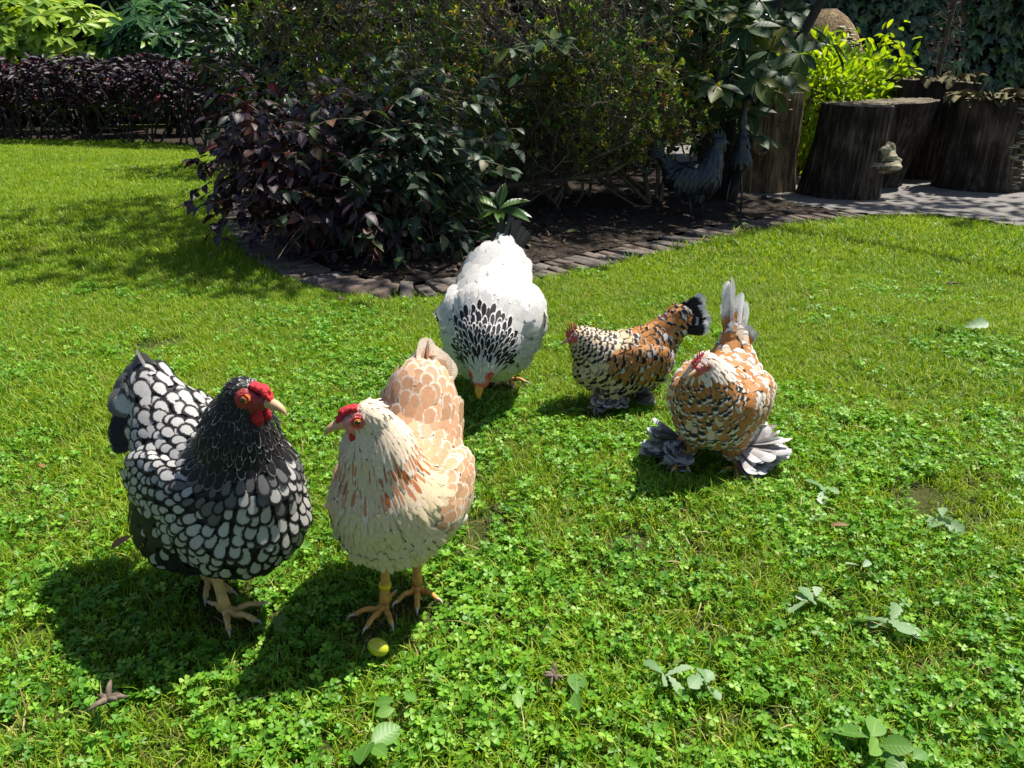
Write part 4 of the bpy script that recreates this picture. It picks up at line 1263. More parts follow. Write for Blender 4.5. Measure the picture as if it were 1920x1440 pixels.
# --- copper beech like bush at the corner of the bed: purple left, green right
G_SHRUB = None
def copper_bush():
    root = tag(empty('copper_bush', (-.72, 3.75, 0)), 'broad bush of purple and dark green toothed leaves at the bed corner', 'bush')
    Ps, Os = [], []
    Q, QO = [], []
    for c, r, n in (((-.62, 3.80, .38), (.50, .42, .32), 150), ((-1.00, 3.80, .48), (.45, .35, .22), 80), ((-.46, 3.74, .40), (.26, .32, .28), 70), ((-.85, 3.64, .26), (.40, .32, .22), 46), ((-1.22, 3.74, .38), (.30, .26, .18), 36), ((-.5, 3.5, .16), (.38, .2, .13), 22), ((-.45, 4.0, .72), (.40, .3, .16), 34)):
        p, o = shell(n, c, r, .55, .35, int(n)); Q.append(p); QO.append(o)
    Q, QO = np.vstack(Q), np.vstack(QO)
    SH = []
    for q, o in zip(Q, QO):
        d = nrm(o * [1, 1, .55] + rng.normal(0, .35, 3) + [0, -.15, .12])
        L = rng.uniform(.16, .36) if rng.random() < .8 else rng.uniform(.38, .58)
        t = np.linspace(0, 1, 8)[:, None]
        C = q - d * L * .35 + d * L * t + np.array([0, 0, -.30]) * L * t ** 2.2
        C[:, 2] = np.maximum(C[:, 2], .05)
        if C[:, 0].min() < -1.58 or C[:, 1].min() < 3.04 or C[:, 0].max() > .12: continue
        SH.append(C)
        k = rng.integers(5, 10); s = nrm(np.cross(d, [0, 0, 1]))
        for i in range(k):
            f = 1.2 + 5.8 * (i + .5) / k
            a = int(f); pt = C[a] + (C[min(a + 1, 7)] - C[a]) * (f - a)
            Ps.append(pt); Os.append(nrm(d * .55 + s * (1 if i % 2 else -1) * .8 + rng.normal(0, .2, 3)))
    NSH = len(SH)
    Ps, Os = [np.array(Ps)], [np.array(Os)]
    for c, r, n in (((-.62, 3.95, .38), (.40, .36, .30), 420), ((-.9, 3.95, .4), (.34, .3, .3), 200)):
        p, o = shell(n, c, r, .2, .2, int(n)); Ps.append(p); Os.append(o)
    for c, r, n in (((-.62, 3.86, .38), (.46, .40, .32), 500), ((-1.00, 3.84, .48), (.40, .33, .22), 240), ((-.46, 3.72, .40), (.24, .34, .28), 260), ((-.85, 3.62, .24), (.40, .34, .22), 260), ((-1.15, 3.72, .40), (.28, .26, .18), 110), ((-.5, 3.5, .14), (.34, .22, .12), 110)):
        p, o = shell(n, c, r, .6, .25, int(n)); Ps.append(p); Os.append(o)
    P, O = np.vstack(Ps), np.vstack(Os)
    m = (P[:, 2] > .05) & (rng.random(len(P)) < np.clip(.45 + P[:, 2] * 1.6, 0, 1)); P, O = P[m], O[m]
    S = rng.uniform(.045, .085, len(P))
    FR = leaf_frames(nrm(O * [1, 1, .4]), .88, .38, .26)
    mats = [leaf_mat('purple_leaf', [(0, (.028, .018, .032)), (.45, (.05, .027, .045)), (.75, (.07, .036, .034)), (.95, (.11, .07, .035)), (1, (.22, .03, .03))], .22, (1.2, .45, .5), .48, .3, vein=.3),
            leaf_mat('dusky_green_leaf', [(0, (.022, .044, .028)), (.5, (.038, .075, .042)), (.85, (.06, .10, .036)), (1, (.12, .10, .045))], .22, (1.0, 1.1, .5), .48, .3, vein=.3)]
    g = (P[:, 0] + .76 - .25 * (P[:, 2] < .3) + .28 * vnoise(P, 3, 2) + rng.normal(0, .20, len(P))) > 0
    for k, m in enumerate((~g, g)):
        plant_leaves(root, L_HAZEL, P[m], FR[m], S[m], mats[k], 150)
    st = np.column_stack([rng.uniform(-1.0, -.4, 16), rng.uniform(3.6, 3.95, 16), np.zeros(16)])
    e = P[rng.choice(len(P), 16)]
    C, _ = branches(root, st, e, .009, .003, M_BARK, 'stems')
    v, f3, f4, fv = tubes(np.array(SH), np.linspace(.0036, .0012, 8)[None] * np.ones((NSH, 1)), 4)
    o = link('twigs', mesh('twigs', v - np.array(root.location), [f4], M_TWIG), root); o['kind'] = 'stuff'
    # dried, curled leaves hanging on the front
copper_bush()

def azalea():
    root = tag(empty('azalea_bush', (.35, 4.95, 0)), 'large twiggy shrub of fine bare twigs with sparse small yellow green leaves', 'shrub')
    st = np.column_stack([rng.uniform(-.35, 1.0, 18), rng.uniform(4.7, 5.3, 18), np.zeros(18)])
    tp, td = twig_tangle(root, st, (.12, 5.0, .98), (1.32, .95, .78), [(9, .5, .015), (6, .34, .006), (4, .17, .0028), (0, 0, .0016)], .015, M_TWIG, xmax=1.15)
    tp2, td2 = twig_tangle(root, st[:8] * [.8, 1, 1] + [.2, -.1, 0], (.52, 4.64, .70), (.55, .44, .36), [(8, .35, .008), (5, .24, .004), (3, .13, .002), (0, 0, .0014)], .01, M_TWIG, 'low_twigs', xmax=.92)
    tp3, td3 = twig_tangle(root, st[:8] + [-.9, -.3, 0], (-.80, 4.35, .98), (.85, .5, .40), [(8, .4, .010), (6, .26, .004), (4, .14, .002), (0, 0, .0014)], .01, M_TWIG, 'upper_twigs')
    P = np.vstack([tp, tp2, tp3]); D = np.vstack([td, td2, td3])
    m = (P[:, 2] > .25) & (P[:, 1] < 5.4); P, D = P[m], D[m]
    dens = np.clip(.72 + .5 * vnoise(P, 1.6, 9) + .30 * (P[:, 0] > .25) - .30 * ((P[:, 2] > 1.0) & (P[:, 0] < .8)), .05, 1)
    m = rng.random(len(P)) < dens; P, D = P[m], D[m]
    k = 8
    PP = np.repeat(P, k, 0); DD = np.repeat(D, k, 0)
    a = rng.normal(0, 1, PP.shape)
    Y = nrm(DD * .6 + nrm(a) + [0, 0, .25])
    FR = frames(Y, nrm(rng.normal(0, .5, PP.shape) + [0, 0, 1]))
    rn = np.clip(np.repeat(np.clip(.45 + .3 * vnoise(P, 2.5, 5) + rng.normal(0, .18, len(P)), 0, .98), k) + rng.normal(0, .06, len(PP)), 0, .999)
    mat = leaf_mat('azalea_leaf', [(0, (.05, .12, .03)), (.4, (.095, .20, .045)), (.7, (.15, .26, .045)), (.9, (.32, .36, .05)), (.985, (.32, .12, .04))], .4, (1.2, 1.15, .35), .4, .45)
    plant_leaves(root, L_SMALL, PP + rng.normal(0, .006, PP.shape), FR, rng.uniform(.020, .042, len(PP)), mat, 0, rnd=rn)
azalea()

def rosettes(P, D, k, spread, lenr, tilt=.35):
    """whorls of k leaves at P around directions D"""
    PP, Y, Z, S = [], [], [], []
    for p, d in zip(P, D):
        X1 = nrm(np.cross(d, [.3, .2, .9])); Y1 = np.cross(d, X1)
        kk = max(4, int(k + rng.integers(-2, 3))); a0 = rng.random() * 6.28
        for i in range(kk):
            a = a0 + i * 2 * PI / kk + rng.normal(0, .15)
            h = math.cos(a) * X1 + math.sin(a) * Y1
            t = tilt + rng.normal(0, .18)
            PP.append(p + h * .01); Y.append(h * math.cos(t) + d * math.sin(t)); Z.append(d * math.cos(t) - h * math.sin(t)); S.append(rng.uniform(*lenr))
    return np.array(PP), frames(np.array(Y), np.array(Z)), np.array(S)

def laurel():
    root = tag(empty('laurel_tree', (1.55, 5.25, 0)), 'dark stemmed evergreen with big glossy oval leaves above the rooster statue', 'tree')
    trunks = [((1.42, 5.10, 0), (1.52, 5.15, .55), (1.86, 5.3, 1.1), (2.15, 5.35, 1.75), .042), ((1.38, 5.2, 0), (1.44, 5.25, .6), (1.66, 5.4, 1.15), (1.85, 5.5, 1.8), .045), ((1.25, 5.25, 0), (1.28, 5.3, .7), (1.36, 5.4, 1.3), (1.40, 5.5, 1.9), .038)]
    for a, b, c, d, r in trunks:
        v, f3, f4, fv = tube(spline([a, b, c, d], 14), np.linspace(r, r * .6, 14), 10)
        link('trunk', mesh('trunk', v - np.array(root.location), [f4, f3], M_BARK), root)
    P, D = [], []
    for px, py, Y in ((1560, 85, 4.75), (1500, 100, 4.6), (1470, 135, 4.55), (1420, 150, 4.5), (1385, 25, 4.8), (1350, 40, 4.9), (1400, 55, 4.7), (1320, 20, 5.0), (1440, 95, 4.7), (1290, 60, 4.9), (1370, 135, 4.75),
                      (1345, 160, 4.5), (1400, 210, 4.8), (1410, 255, 5.0), (1450, 40, 5.1), (1250, 30, 5.0), (1300, 130, 5.0), (1230, 120, 4.95), (1180, 60, 4.6), (1040, 75, 4.3), (1000, 130, 4.3), (960, 90, 4.4), (985, 195, 4.5), (1340, 95, 5.2), (1480, 20, 5.4), (1130, 190, 4.9), (1390, 100, 5.2), (1360, 200, 5.1), (1260, 180, 5.1), (1425, 130, 5.2)):
        P.append(at(px, py, Y)); D.append(nrm(np.array([0, -.45, .85]) + rng.normal(0, .35, 3)))
    for i in range(26):
        P.append(at(rng.uniform(1230, 1450), rng.uniform(-20, 230), rng.uniform(4.9, 5.5))); D.append(nrm(np.array([0, -.4, .8]) + rng.normal(0, .4, 3)))
    P, D = np.array(P), np.array(D)
    PP, FR, S = rosettes(P, D, 6, .4, (.11, .19), .2)
    FR[:, 1] = nrm(FR[:, 1] + [0, 0, -.25]); FR = frames(FR[:, 1], FR[:, 2])
    mat = leaf_mat('glossy_leaf', [(0, (.02, .055, .018)), (.55, (.035, .08, .025)), (.85, (.07, .11, .02)), (1, (.15, .15, .02))], .3, (1.15, 1.1, .3), .5, .2, vein=.4)
    plant_leaves(root, leaf_t(w=.50, fold=.14, droop=.16), PP, FR, S, mat, 300)
    tr = np.array([spline(t[:4], 14) for t in trunks])
    i = np.argmin(np.linalg.norm(tr.reshape(-1, 1, 3) - P[None], axis=2), axis=0)
    branches(root, tr.reshape(-1, 3)[i], P, .011, .004, M_BARK)
laurel()

def seedling(px, py, label, n, size, rise=.25, grp=None, name='rhododendron_seedling'):
    p = G(px, py)
    root = tag(empty(name, (p[0], p[1], .02)), label, 'plant', grp)
    PP, FR, S = rosettes(np.array([[p[0], p[1], rise]]), np.array([nrm([0, -.35, .9])]), n, .4, (size * .8, size * 1.1), .18)
    PP2, FR2, S2 = rosettes(np.array([[p[0] + .02, p[1] - .02, rise * .55]]), np.array([nrm([.1, -.3, .9])]), n - 2, .4, (size * .85, size * 1.15), -.1)
    mat = leaf_mat('bright_seedling_leaf', [(0, (.03, .085, .018)), (.6, (.05, .13, .022)), (1, (.10, .2, .02))], .35, None, .32, .5, vein=.7)
    plant_leaves(root, L_LONG, np.vstack([PP, PP2]), np.vstack([FR, FR2]), np.concatenate([S, S2]), mat, 40)
    v, f3, f4, fv = tube([(0, 0, -.02), (.01, 0, rise * .5), (0, 0, rise)], .006, 6)
    link('stem', mesh('stem', v, [f4, f3], M_BARK), root)
seedling(935, 470, 'young evergreen with long bright green leaves low at the front of the bed', 8, .165, .20)
seedling(1385, 428, 'small bright green weed tuft on the soil beneath the heron statue', 6, .07, .02, name='weed_tuft')

def lime_bush():
    c = (2.62, 6.75, .55)
    root = tag(empty('lime_shrub', (2.62, 6.75, 0)), 'bright lime green leafy shrub glowing in the sun behind the stumps', 'shrub')
    P1, O1 = shell(2600, (2.52, 6.7, .52), (.58, .5, .48), .5, .2, 3, .05)
    P2, O2 = shell(500, (2.95, 6.75, .55), (.34, .35, .40), .5, .25, 5, .05)
    sp = []
    for x, z in ((3.12, 1.05), (3.02, 1.18), (3.2, .98), (2.3, 1.08), (2.7, 1.12), (2.9, 1.1)):
        for i in range(14): sp.append((x + rng.normal(0, .04), 6.7 + rng.normal(0, .04), z - .02 * i + rng.normal(0, .02)))
    P3 = np.array(sp); O3 = nrm(rng.normal(size=P3.shape) + [0, 0, .3])
    P, O = np.vstack([P1, P2, P3]), np.vstack([O1, O2, O3])
    mat = leaf_mat('lime_leaf', [(0, (.16, .30, .012)), (.5, (.30, .46, .016)), (1, (.45, .55, .03))], .5, (1.1, 1.05, .3), .45, .3, vein=.3)
    plant_leaves(root, L_OVAL, P, leaf_frames(O, .55, .2, .45), rng.uniform(.06, .105, len(P)), mat, 200)
    st = np.column_stack([rng.uniform(2.3, 2.95, 26), rng.uniform(6.5, 6.9, 26), np.zeros(26)])
    branches(root, st, P[rng.choice(len(P), 26)], .006, .002, M_TWIG, 'stems')
lime_bush()

def ivy_wall():
    root = tag(empty('ivy_hedge', (4.2, 8.1, 0)), 'tall wall of dark glossy ivy behind the stumps', 'ivy')
    n = 6200
    x = rng.uniform(2.0, 7.4, n); z = rng.uniform(.05, 3.0, n)
    m = rng.random(n) < np.where(z > 1.9, .35, 1); x, z = x[m], z[m]
    y = 7.95 + .10 * vnoise(np.column_stack([x, z]), 2.2, 8) + .05 * vnoise(np.column_stack([x, z]), 6, 18) - .25 * (x - 4.2) * .35 + rng.normal(0, .03, len(x))
    P = np.column_stack([x, y, z])
    Y = nrm(np.column_stack([rng.normal(0, .5, len(x)), np.full(len(x), -.35), np.full(len(x), -.8)]) + rng.normal(0, .25, P.shape))
    Z = nrm(np.array([0, -1, .55]) + rng.normal(0, .38, P.shape))
    mat = leaf_mat('ivy_leaf', [(0, (.018, .048, .030)), (.5, (.034, .080, .045)), (.85, (.065, .135, .055)), (1, (.13, .26, .06))], .15, (1, 1.1, .5), .34, .5, vein=.3)
    plant_leaves(root, L_IVY, P, frames(Y, Z), rng.uniform(.07, .13, len(P)), mat, 300, 'ivy_leaves')
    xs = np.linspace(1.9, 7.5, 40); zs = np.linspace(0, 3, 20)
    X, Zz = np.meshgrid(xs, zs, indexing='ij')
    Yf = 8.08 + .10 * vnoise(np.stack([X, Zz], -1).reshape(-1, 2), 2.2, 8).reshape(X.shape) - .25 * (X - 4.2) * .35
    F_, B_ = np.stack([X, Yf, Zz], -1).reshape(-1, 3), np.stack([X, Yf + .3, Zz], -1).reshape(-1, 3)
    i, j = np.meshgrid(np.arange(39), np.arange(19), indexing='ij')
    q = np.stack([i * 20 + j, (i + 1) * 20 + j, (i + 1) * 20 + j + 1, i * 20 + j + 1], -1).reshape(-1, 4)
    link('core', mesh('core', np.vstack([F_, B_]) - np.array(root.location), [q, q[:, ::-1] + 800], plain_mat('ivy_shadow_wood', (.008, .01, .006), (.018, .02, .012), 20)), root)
ivy_wall()

def dried_stalk():
    p = at(1742, 200, 7.05); p[2] = 0
    root = tag(empty('dried_flower_stalk', tuple(p)), 'tall withered brown flower stalk standing before the dark ivy', 'plant')
    m = plain_mat('withered_stem', (.06, .042, .035), (.12, .09, .075), 40, .9, .3, .003)
    C = spline([(0, 0, 0), (.02, 0, .7), (.05, .02, 1.25), (.12, .0, 1.9)], 12)
    v, f3, f4, fv = tube(C, np.linspace(.028, .012, 12), 6)
    link('stem', mesh('stem', v, [f4, f3], m), root)
    k = 46
    z = rng.uniform(.35, 1.75, k); i = np.clip((z / 1.9 * 11).astype(int), 0, 11)
    e = C[i] + nrm(rng.normal(size=(k, 3)) * [1, .6, .35]) * rng.uniform(.06, .2, (k, 1)); e[:, 2] -= .02
    root0 = np.array(root.location)
    _, o = branches(root, C[i] + root0, e + root0, .004, .002, m, 'side_stems', 3, 6); o['kind'] = 'stuff'
    P = np.repeat(e + root0, 5, 0) + rng.normal(0, .025, (k * 5, 3))
    plant_leaves(root, L_SMALL, P, leaf_frames(nrm(rng.normal(size=P.shape)), .3, .6, .5), rng.uniform(.03, .06, len(P)), leaf_mat('withered_flower', [(0, (.04, .025, .024)), (1, (.11, .075, .065))], .1, (1, .8, .7), .8), 0, 'dried_flowers')
dried_stalk()

def hedge_left():
    A, B = np.array([-8.6, 11.2]), np.array([-3.0, 9.35])
    L = np.linalg.norm(B - A); d = (B - A) / L; nn = np.array([d[1], -d[0]])
    root = tag(empty('purple_hedge', (-5.8, 10.2, 0)), 'low clipped hedge of dark purple leaves at the back of the lawn', 'hedge')
    n = 6500
    t = rng.random(n) * L; s = rng.uniform(-.32, .32, n); z = np.clip(.26 + .66 * rng.beta(1.5, 1.0, n), .22, .93)
    z = z + .09 * vnoise(np.column_stack([t, s]), 3.2, 3) + np.abs(rng.normal(0, .03, n))
    P = np.column_stack([A + t[:, None] * d + s[:, None] * nn, z])
    low = (z < .5) & (rng.random(n) < .55); P = P[~low]
    O = nrm(np.column_stack([np.tile(nn, (len(P), 1)) * np.sign(s[~low])[:, None], .4 * np.ones(len(P))]))
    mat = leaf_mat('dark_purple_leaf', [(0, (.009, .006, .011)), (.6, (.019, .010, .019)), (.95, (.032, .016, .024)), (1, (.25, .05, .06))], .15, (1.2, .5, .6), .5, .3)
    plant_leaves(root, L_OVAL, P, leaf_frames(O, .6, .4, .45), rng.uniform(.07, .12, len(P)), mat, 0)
    k = 75
    t = np.sort(rng.random(k)) * L; b = A + t[:, None] * d + rng.uniform(-.12, .12, (k, 1)) * nn
    e = np.column_stack([b + rng.normal(0, .22, (k, 2)), rng.uniform(.5, .9, k)])
    _, o = branches(root, np.column_stack([b, np.zeros(k)]), e, .016, .006, M_BARK, 'stems', 5, 7, .05, .03)
hedge_left()
sheet('hedge_soil', np.array([(-12, 12.5), (-9, 11.05), (-6.6, 10.45), (-4.8, 10.18), (-3.9, 9.52), (-3.35, 9.0), (-3.0, 9.3), (-2.5, 12.5)]), .12, lambda Q: .012 + .012 * vnoise(Q, 5, 4), bpy.data.materials['dark_soil'])

def rhododendron(label, c, r, k, lenr, stops, parts, seed):
    root = tag(empty('rhododendron', (c[0], c[1], 0)), label, 'shrub')
    P, O = shell(k, c, r, .78, .16, seed, .4, True)
    D = nrm(O * [1, 1, .6] + [.15, .0, .75])
    PP, FR, S = rosettes(P, D, 10, .4, lenr, .30)
    FR[:, 1] = nrm(FR[:, 1] + [0, 0, -.18]); FR = frames(FR[:, 1], FR[:, 2])
    mat = leaf_mat('rhododendron_leaf_' + str(seed), stops, .36, (1.15, 1.1, .35), .42, .3, vein=.5)
    plant_leaves(root, L_LONG, PP, FR, S, mat, parts)
    b = np.tile([[c[0], c[1], .02]], (14, 1)) + rng.normal(0, .15, (14, 3)) * [1, 1, 0]
    branches(root, b, P[rng.choice(len(P), 14)], .03, .01, M_BARK, 'stems')
rhododendron('large rhododendron with pale sunlit rosettes of leaves behind the purple hedge', (-6.45, 12.1, 1.0), (1.25, .9, .82), 210, (.18, .29), [(0, (.11, .22, .02)), (.5, (.24, .38, .03)), (1, (.36, .48, .05))], 300, 11)
rhododendron('darker green rhododendron between the pale one and the twiggy shrub', (-4.55, 11.4, .92), (.95, .8, .84), 150, (.16, .25), [(0, (.016, .06, .024)), (.55, (.03, .105, .035)), (1, (.06, .16, .03))], 260, 12)

def brown_conifer():
    root = tag(empty('conifer', (-8.6, 12.6, 0)), 'greyish brown wispy conifer at the far left edge behind the hedge', 'tree')
    tp, td = twig_tangle(root, np.array([[-8.6, 12.6, 0]] * 8) + rng.normal(0, .1, (8, 3)) * [1, 1, 0], (-8.6, 12.5, 1.5), (.95, .8, 1.2), [(10, .6, .02), (7, .3, .008), (4, .16, .004), (0, 0, .003)], .02, M_TWIG)
    P = np.repeat(tp, 5, 0) + rng.normal(0, .04, (len(tp) * 5, 3))
    plant_leaves(root, L_SMALL, P, leaf_frames(nrm(rng.normal(size=P.shape)), .5, .2, .5), rng.uniform(.04, .09, len(P)), leaf_mat('brown_needles', [(0, (.05, .04, .025)), (.6, (.10, .085, .05)), (1, (.16, .13, .08))], .25, (1, .9, .6), .8), 0)
brown_conifer()

def back_hedge():
    root = tag(empty('tall_hedge', (-1, 13.6, 0)), 'tall dark evergreen hedge closing the garden far behind the shrubs', 'hedge')
    n = 15000
    x = rng.uniform(-14, 10, n); z = rng.uniform(0.05, 2.7, n)
    y = 13.6 + .35 * vnoise(np.column_stack([x, z]), .9, 2) + rng.normal(0, .12, n)
    P = np.column_stack([x, y, z])
    O = nrm(np.column_stack([0 * x, -np.ones(n), .35 + 0 * x]) + rng.normal(0, .3, (n, 3)))
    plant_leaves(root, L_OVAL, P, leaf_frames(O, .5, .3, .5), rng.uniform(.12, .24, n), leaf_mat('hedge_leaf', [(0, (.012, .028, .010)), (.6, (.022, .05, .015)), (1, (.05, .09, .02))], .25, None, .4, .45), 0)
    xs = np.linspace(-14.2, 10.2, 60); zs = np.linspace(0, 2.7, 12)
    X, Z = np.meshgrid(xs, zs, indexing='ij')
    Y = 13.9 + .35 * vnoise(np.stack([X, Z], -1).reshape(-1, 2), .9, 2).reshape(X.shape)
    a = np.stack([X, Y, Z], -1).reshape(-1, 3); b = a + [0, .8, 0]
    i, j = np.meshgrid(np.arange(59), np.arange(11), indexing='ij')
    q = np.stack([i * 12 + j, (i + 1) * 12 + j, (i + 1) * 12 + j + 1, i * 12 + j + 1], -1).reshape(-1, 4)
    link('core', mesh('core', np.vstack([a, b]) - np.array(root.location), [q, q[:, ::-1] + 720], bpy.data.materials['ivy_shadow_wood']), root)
back_hedge()

def mid_evergreen():
    root = tag(empty('dark_evergreen', (-.6, 7.6, 0)), 'dark leafy evergreen mass seen through the twigs of the big shrub', 'shrub')
    Ps, Os = [], []
    for c, r, n in (((-1.6, 7.3, 1.0), (1.2, .7, 1.0), 1700), ((.4, 7.0, .9), (1.2, .7, .95), 1700), ((1.5, 7.2, 1.1), (.7, .6, 1.1), 900), ((-.6, 6.2, .35), (1.5, .5, .4), 900)):
        p, o = shell(n, c, r, .6, .2, n, .03); Ps.append(p); Os.append(o)
    P, O = np.vstack(Ps), np.vstack(Os)
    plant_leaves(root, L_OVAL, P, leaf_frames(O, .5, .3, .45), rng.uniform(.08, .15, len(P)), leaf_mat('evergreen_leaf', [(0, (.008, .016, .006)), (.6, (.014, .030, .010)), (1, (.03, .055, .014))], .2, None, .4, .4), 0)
    b = np.column_stack([rng.uniform(-2, 1.6, 20), rng.uniform(6.9, 7.3, 20), np.zeros(20)])
    branches(root, b, P[rng.choice(len(P), 20)], .03, .01, M_BARK, 'stems')
mid_evergreen()

def shade_tree(label, base, fork, clumps, seed, leaf=.13, dens=900):
    """tall tree whose crown, above the picture, shades the bed"""
    root = tag(empty('shade_tree', base), label, 'tree')
    b0 = np.array(base)
    v, f3, f4, fv = tube(spline([b0, b0 + (np.array(fork) - b0) * .5 + [.05, 0, 0], fork], 14), np.linspace(.15, .09, 14), 12)
    link('trunk', mesh('trunk', v - b0, [f4, f3], M_BARK), root)
    Ps, Os = [], []
    for c, r, n in clumps:
        p, o = shell(int(n), c, r, .35, .3, seed + int(n)); Ps.append(p); Os.append(o)
    P, O = np.vstack(Ps), np.vstack(Os)
    branches(root, np.tile(fork, (len(clumps), 1)), np.array([c for c, _, _ in clumps]), .06, .015, M_BARK, 'limbs', 6, 9)
    ob = plant_leaves(root, L_OVAL, P, leaf_frames(O, .6, .3, .5), rng.uniform(leaf * .7, leaf * 1.3, len(P)), leaf_mat('tree_leaf_' + str(seed), [(0, (.03, .07, .015)), (1, (.07, .13, .02))], .3, None, .45), 0, 'crown')
shade_tree('tall tree whose crown shades the shrubs and the soil bed', (.55, 8.3, 0), (1.2, 7.3, 3.0),
           [((1.05, 4.6, 4.2), (.85, .45, .35), 420), ((.2, 5.2, 4.3), (1.0, .75, .5), 360), ((1.5, 5.5, 4.3), (1.1, .9, .6), 430), ((2.7, 6.0, 4.4), (1.0, .8, .6), 560), ((2.6, 7.2, 4.8), (1.0, .7, .6), 500), ((.9, 6.5, 4.8), (1.3, .9, .6), 430),
            ((3.6, 6.4, 4.3), (.7, .6, .45), 330), ((4.4, 6.4, 4.2), (.55, .35, .3), 170), ((-.6, 5.3, 4.0), (.7, .7, .4), 130), ((-.3, 6.2, 4.4), (.8, .6, .4), 330), ((5.1, 6.1, 4.4), (.8, .5, .3), 330), ((4.75, 4.45, 4.2), (.42, .36, .3), 120)], 31)
# ---------------------------------------------------------------- stumps
def wood_mat(name, c0, c1, c2, rings=False):
    m, nt, out = newmat(name)
    tc = N(nt, 'ShaderNodeTexCoord')
    if rings:
        s = N(nt, 'ShaderNodeSeparateXYZ', {0: tc.outputs['Object']})
        r = mth(nt, 'SQRT', mth(nt, 'ADD', mth(nt, 'POWER', s.outputs[0], 2.0), mth(nt, 'POWER', s.outputs[1], 2.0)))
        no = N(nt, 'ShaderNodeTexNoise', {'Vector': tc.outputs['Object'], 'Scale': 9.0, 'Detail': 5.0})
        h = mth(nt, 'ADD', mth(nt, 'MULTIPLY', mth(nt, 'SINE', mth(nt, 'MULTIPLY_ADD', r, 420.0, mth(nt, 'MULTIPLY', no.outputs[0], 9.0))), .12), no.outputs[0])
    else:
        v = N(nt, 'ShaderNodeMapping', {'Vector': tc.outputs['Object'], 'Scale': (1, 1, .07)})
        no = N(nt, 'ShaderNodeTexNoise', {'Vector': v.outputs[0], 'Scale': 48.0, 'Detail': 10.0, 'Roughness': .8})
        n2 = N(nt, 'ShaderNodeTexNoise', {'Vector': tc.outputs['Object'], 'Scale': 5.0, 'Detail': 4.0})
        h = mth(nt, 'ADD', mth(nt, 'MULTIPLY', no.outputs[0], .7), mth(nt, 'MULTIPLY', n2.outputs[0], .3))
    c = ramp(nt, h, [(.38, c0), (.5, c1), (.62, c2)])
    bp = N(nt, 'ShaderNodeBump', {'Height': h, 'Strength': .9, 'Distance': .02})
    p = N(nt, 'ShaderNodeBsdfPrincipled', {'Base Color': c, 'Roughness': .85, 'Specular IOR Level': .2, 'Normal': bp.outputs[0]})
    nt.links.new(p.outputs[0], out.inputs[0]); return m
M_WOOD = wood_mat('weathered_wood', (.008, .006, .004), (.036, .026, .019), (.16, .12, .084))
M_WOODL = wood_mat('pale_weathered_wood', (.02, .013, .007), (.15, .10, .052), (.44, .32, .17))
M_TOP = wood_mat('cut_wood', (.035, .028, .018), (.11, .09, .06), (.22, .185, .13), True)
M_FUNG = plain_mat('bracket_fungus', (.045, .036, .022), (.17, .14, .085), 22, .7, .6, .006)
M_FUNGP = plain_mat('pale_fungus_rim', (.24, .22, .13), (.42, .39, .27), 30, .7, .3, .004)
M_MOSS = plain_mat('flaking_moss_bark', (.035, .032, .012), (.19, .165, .08), 40, .95, .8, .008)

def stump(label, c, r0, r1, h, lean=(0, 0), wood=None, seed=0, dome=0.0, tilt=(0, 0)):
    rg = np.random.default_rng(seed)
    root = tag(empty('tree_stump', (c[0], c[1], .005)), label, 'tree stump', 'tree stumps on the paving')
    nz, na = 22, 132
    a = np.arange(na) * 2 * PI / na
    t = np.linspace(0, 1, nz)
    amp = [(k, rg.normal(0, .05 / k ** .5), rg.uniform(0, 6.28)) for k in (2, 3, 5, 7, 11)]
    V = []
    for q in t:
        r = (r0 + (r1 - r0) * q) * (1 + .10 * (1 - q) ** 6)
        k = sum(A * np.cos(n * a + ph + .5 * q) for n, A, ph in amp)
        ridge = .0045 * np.sin(a * 23 + 2.5 * np.sin(a * 5 + seed) + .8 * q) * np.abs(np.sin(a * 3 + seed)) - .010 * (np.sin(a * 8.5 + 3 * np.sin(a * 2 + seed) + seed) > .985)
        fine = ridge + .010 * vnoise(np.column_stack([np.cos(a) * 6, np.sin(a) * 6, np.full(na, q * 1.3)]), 1.4, seed + 1)
        ro = r * (1 + k) + fine
        if dome: ro = ro * np.sqrt(np.clip(1 - (q * dome) ** 2.6, .02, 1))
        x, y = np.cos(a) * ro + lean[0] * q, np.sin(a) * ro + lean[1] * q
        z = h * q + (tilt[0] * x + tilt[1] * y) * q
        V.append(np.column_stack([x, y, z]))
    top = V[-1].copy()
    V = np.vstack(V)
    i, j = np.meshgrid(np.arange(nz - 1), np.arange(na), indexing='ij')
    F = np.stack([i * na + j, i * na + (j + 1) % na, (i + 1) * na + (j + 1) % na, (i + 1) * na + j], -1).reshape(-1, 4)
    link('bark', mesh('bark', V, [F], wood or M_WOOD), root)
    cen = top.mean(0)
    T = [cen[None]]
    for f in (.3, .6, .85, .97, 1.0):
        p = cen + (top - cen) * f
        p[:, 2] += rg.normal(0, .003, na) * (f < .99) + (.004 if f < .99 else -.002)
        T.append(p)
    T = np.vstack(T)
    j = np.arange(na)
    F3 = np.stack([0 * j, 1 + j, 1 + (j + 1) % na], -1)
    F4 = np.vstack([np.stack([1 + i * na + j, 1 + (i + 1) * na + j, 1 + (i + 1) * na + (j + 1) % na, 1 + i * na + (j + 1) % na], -1) for i in range(4)])
    link('cut_top', mesh('cut_top', T, [F4, F3], M_TOP), root)
    root['_h'] = h
    del root['_h']
    return root

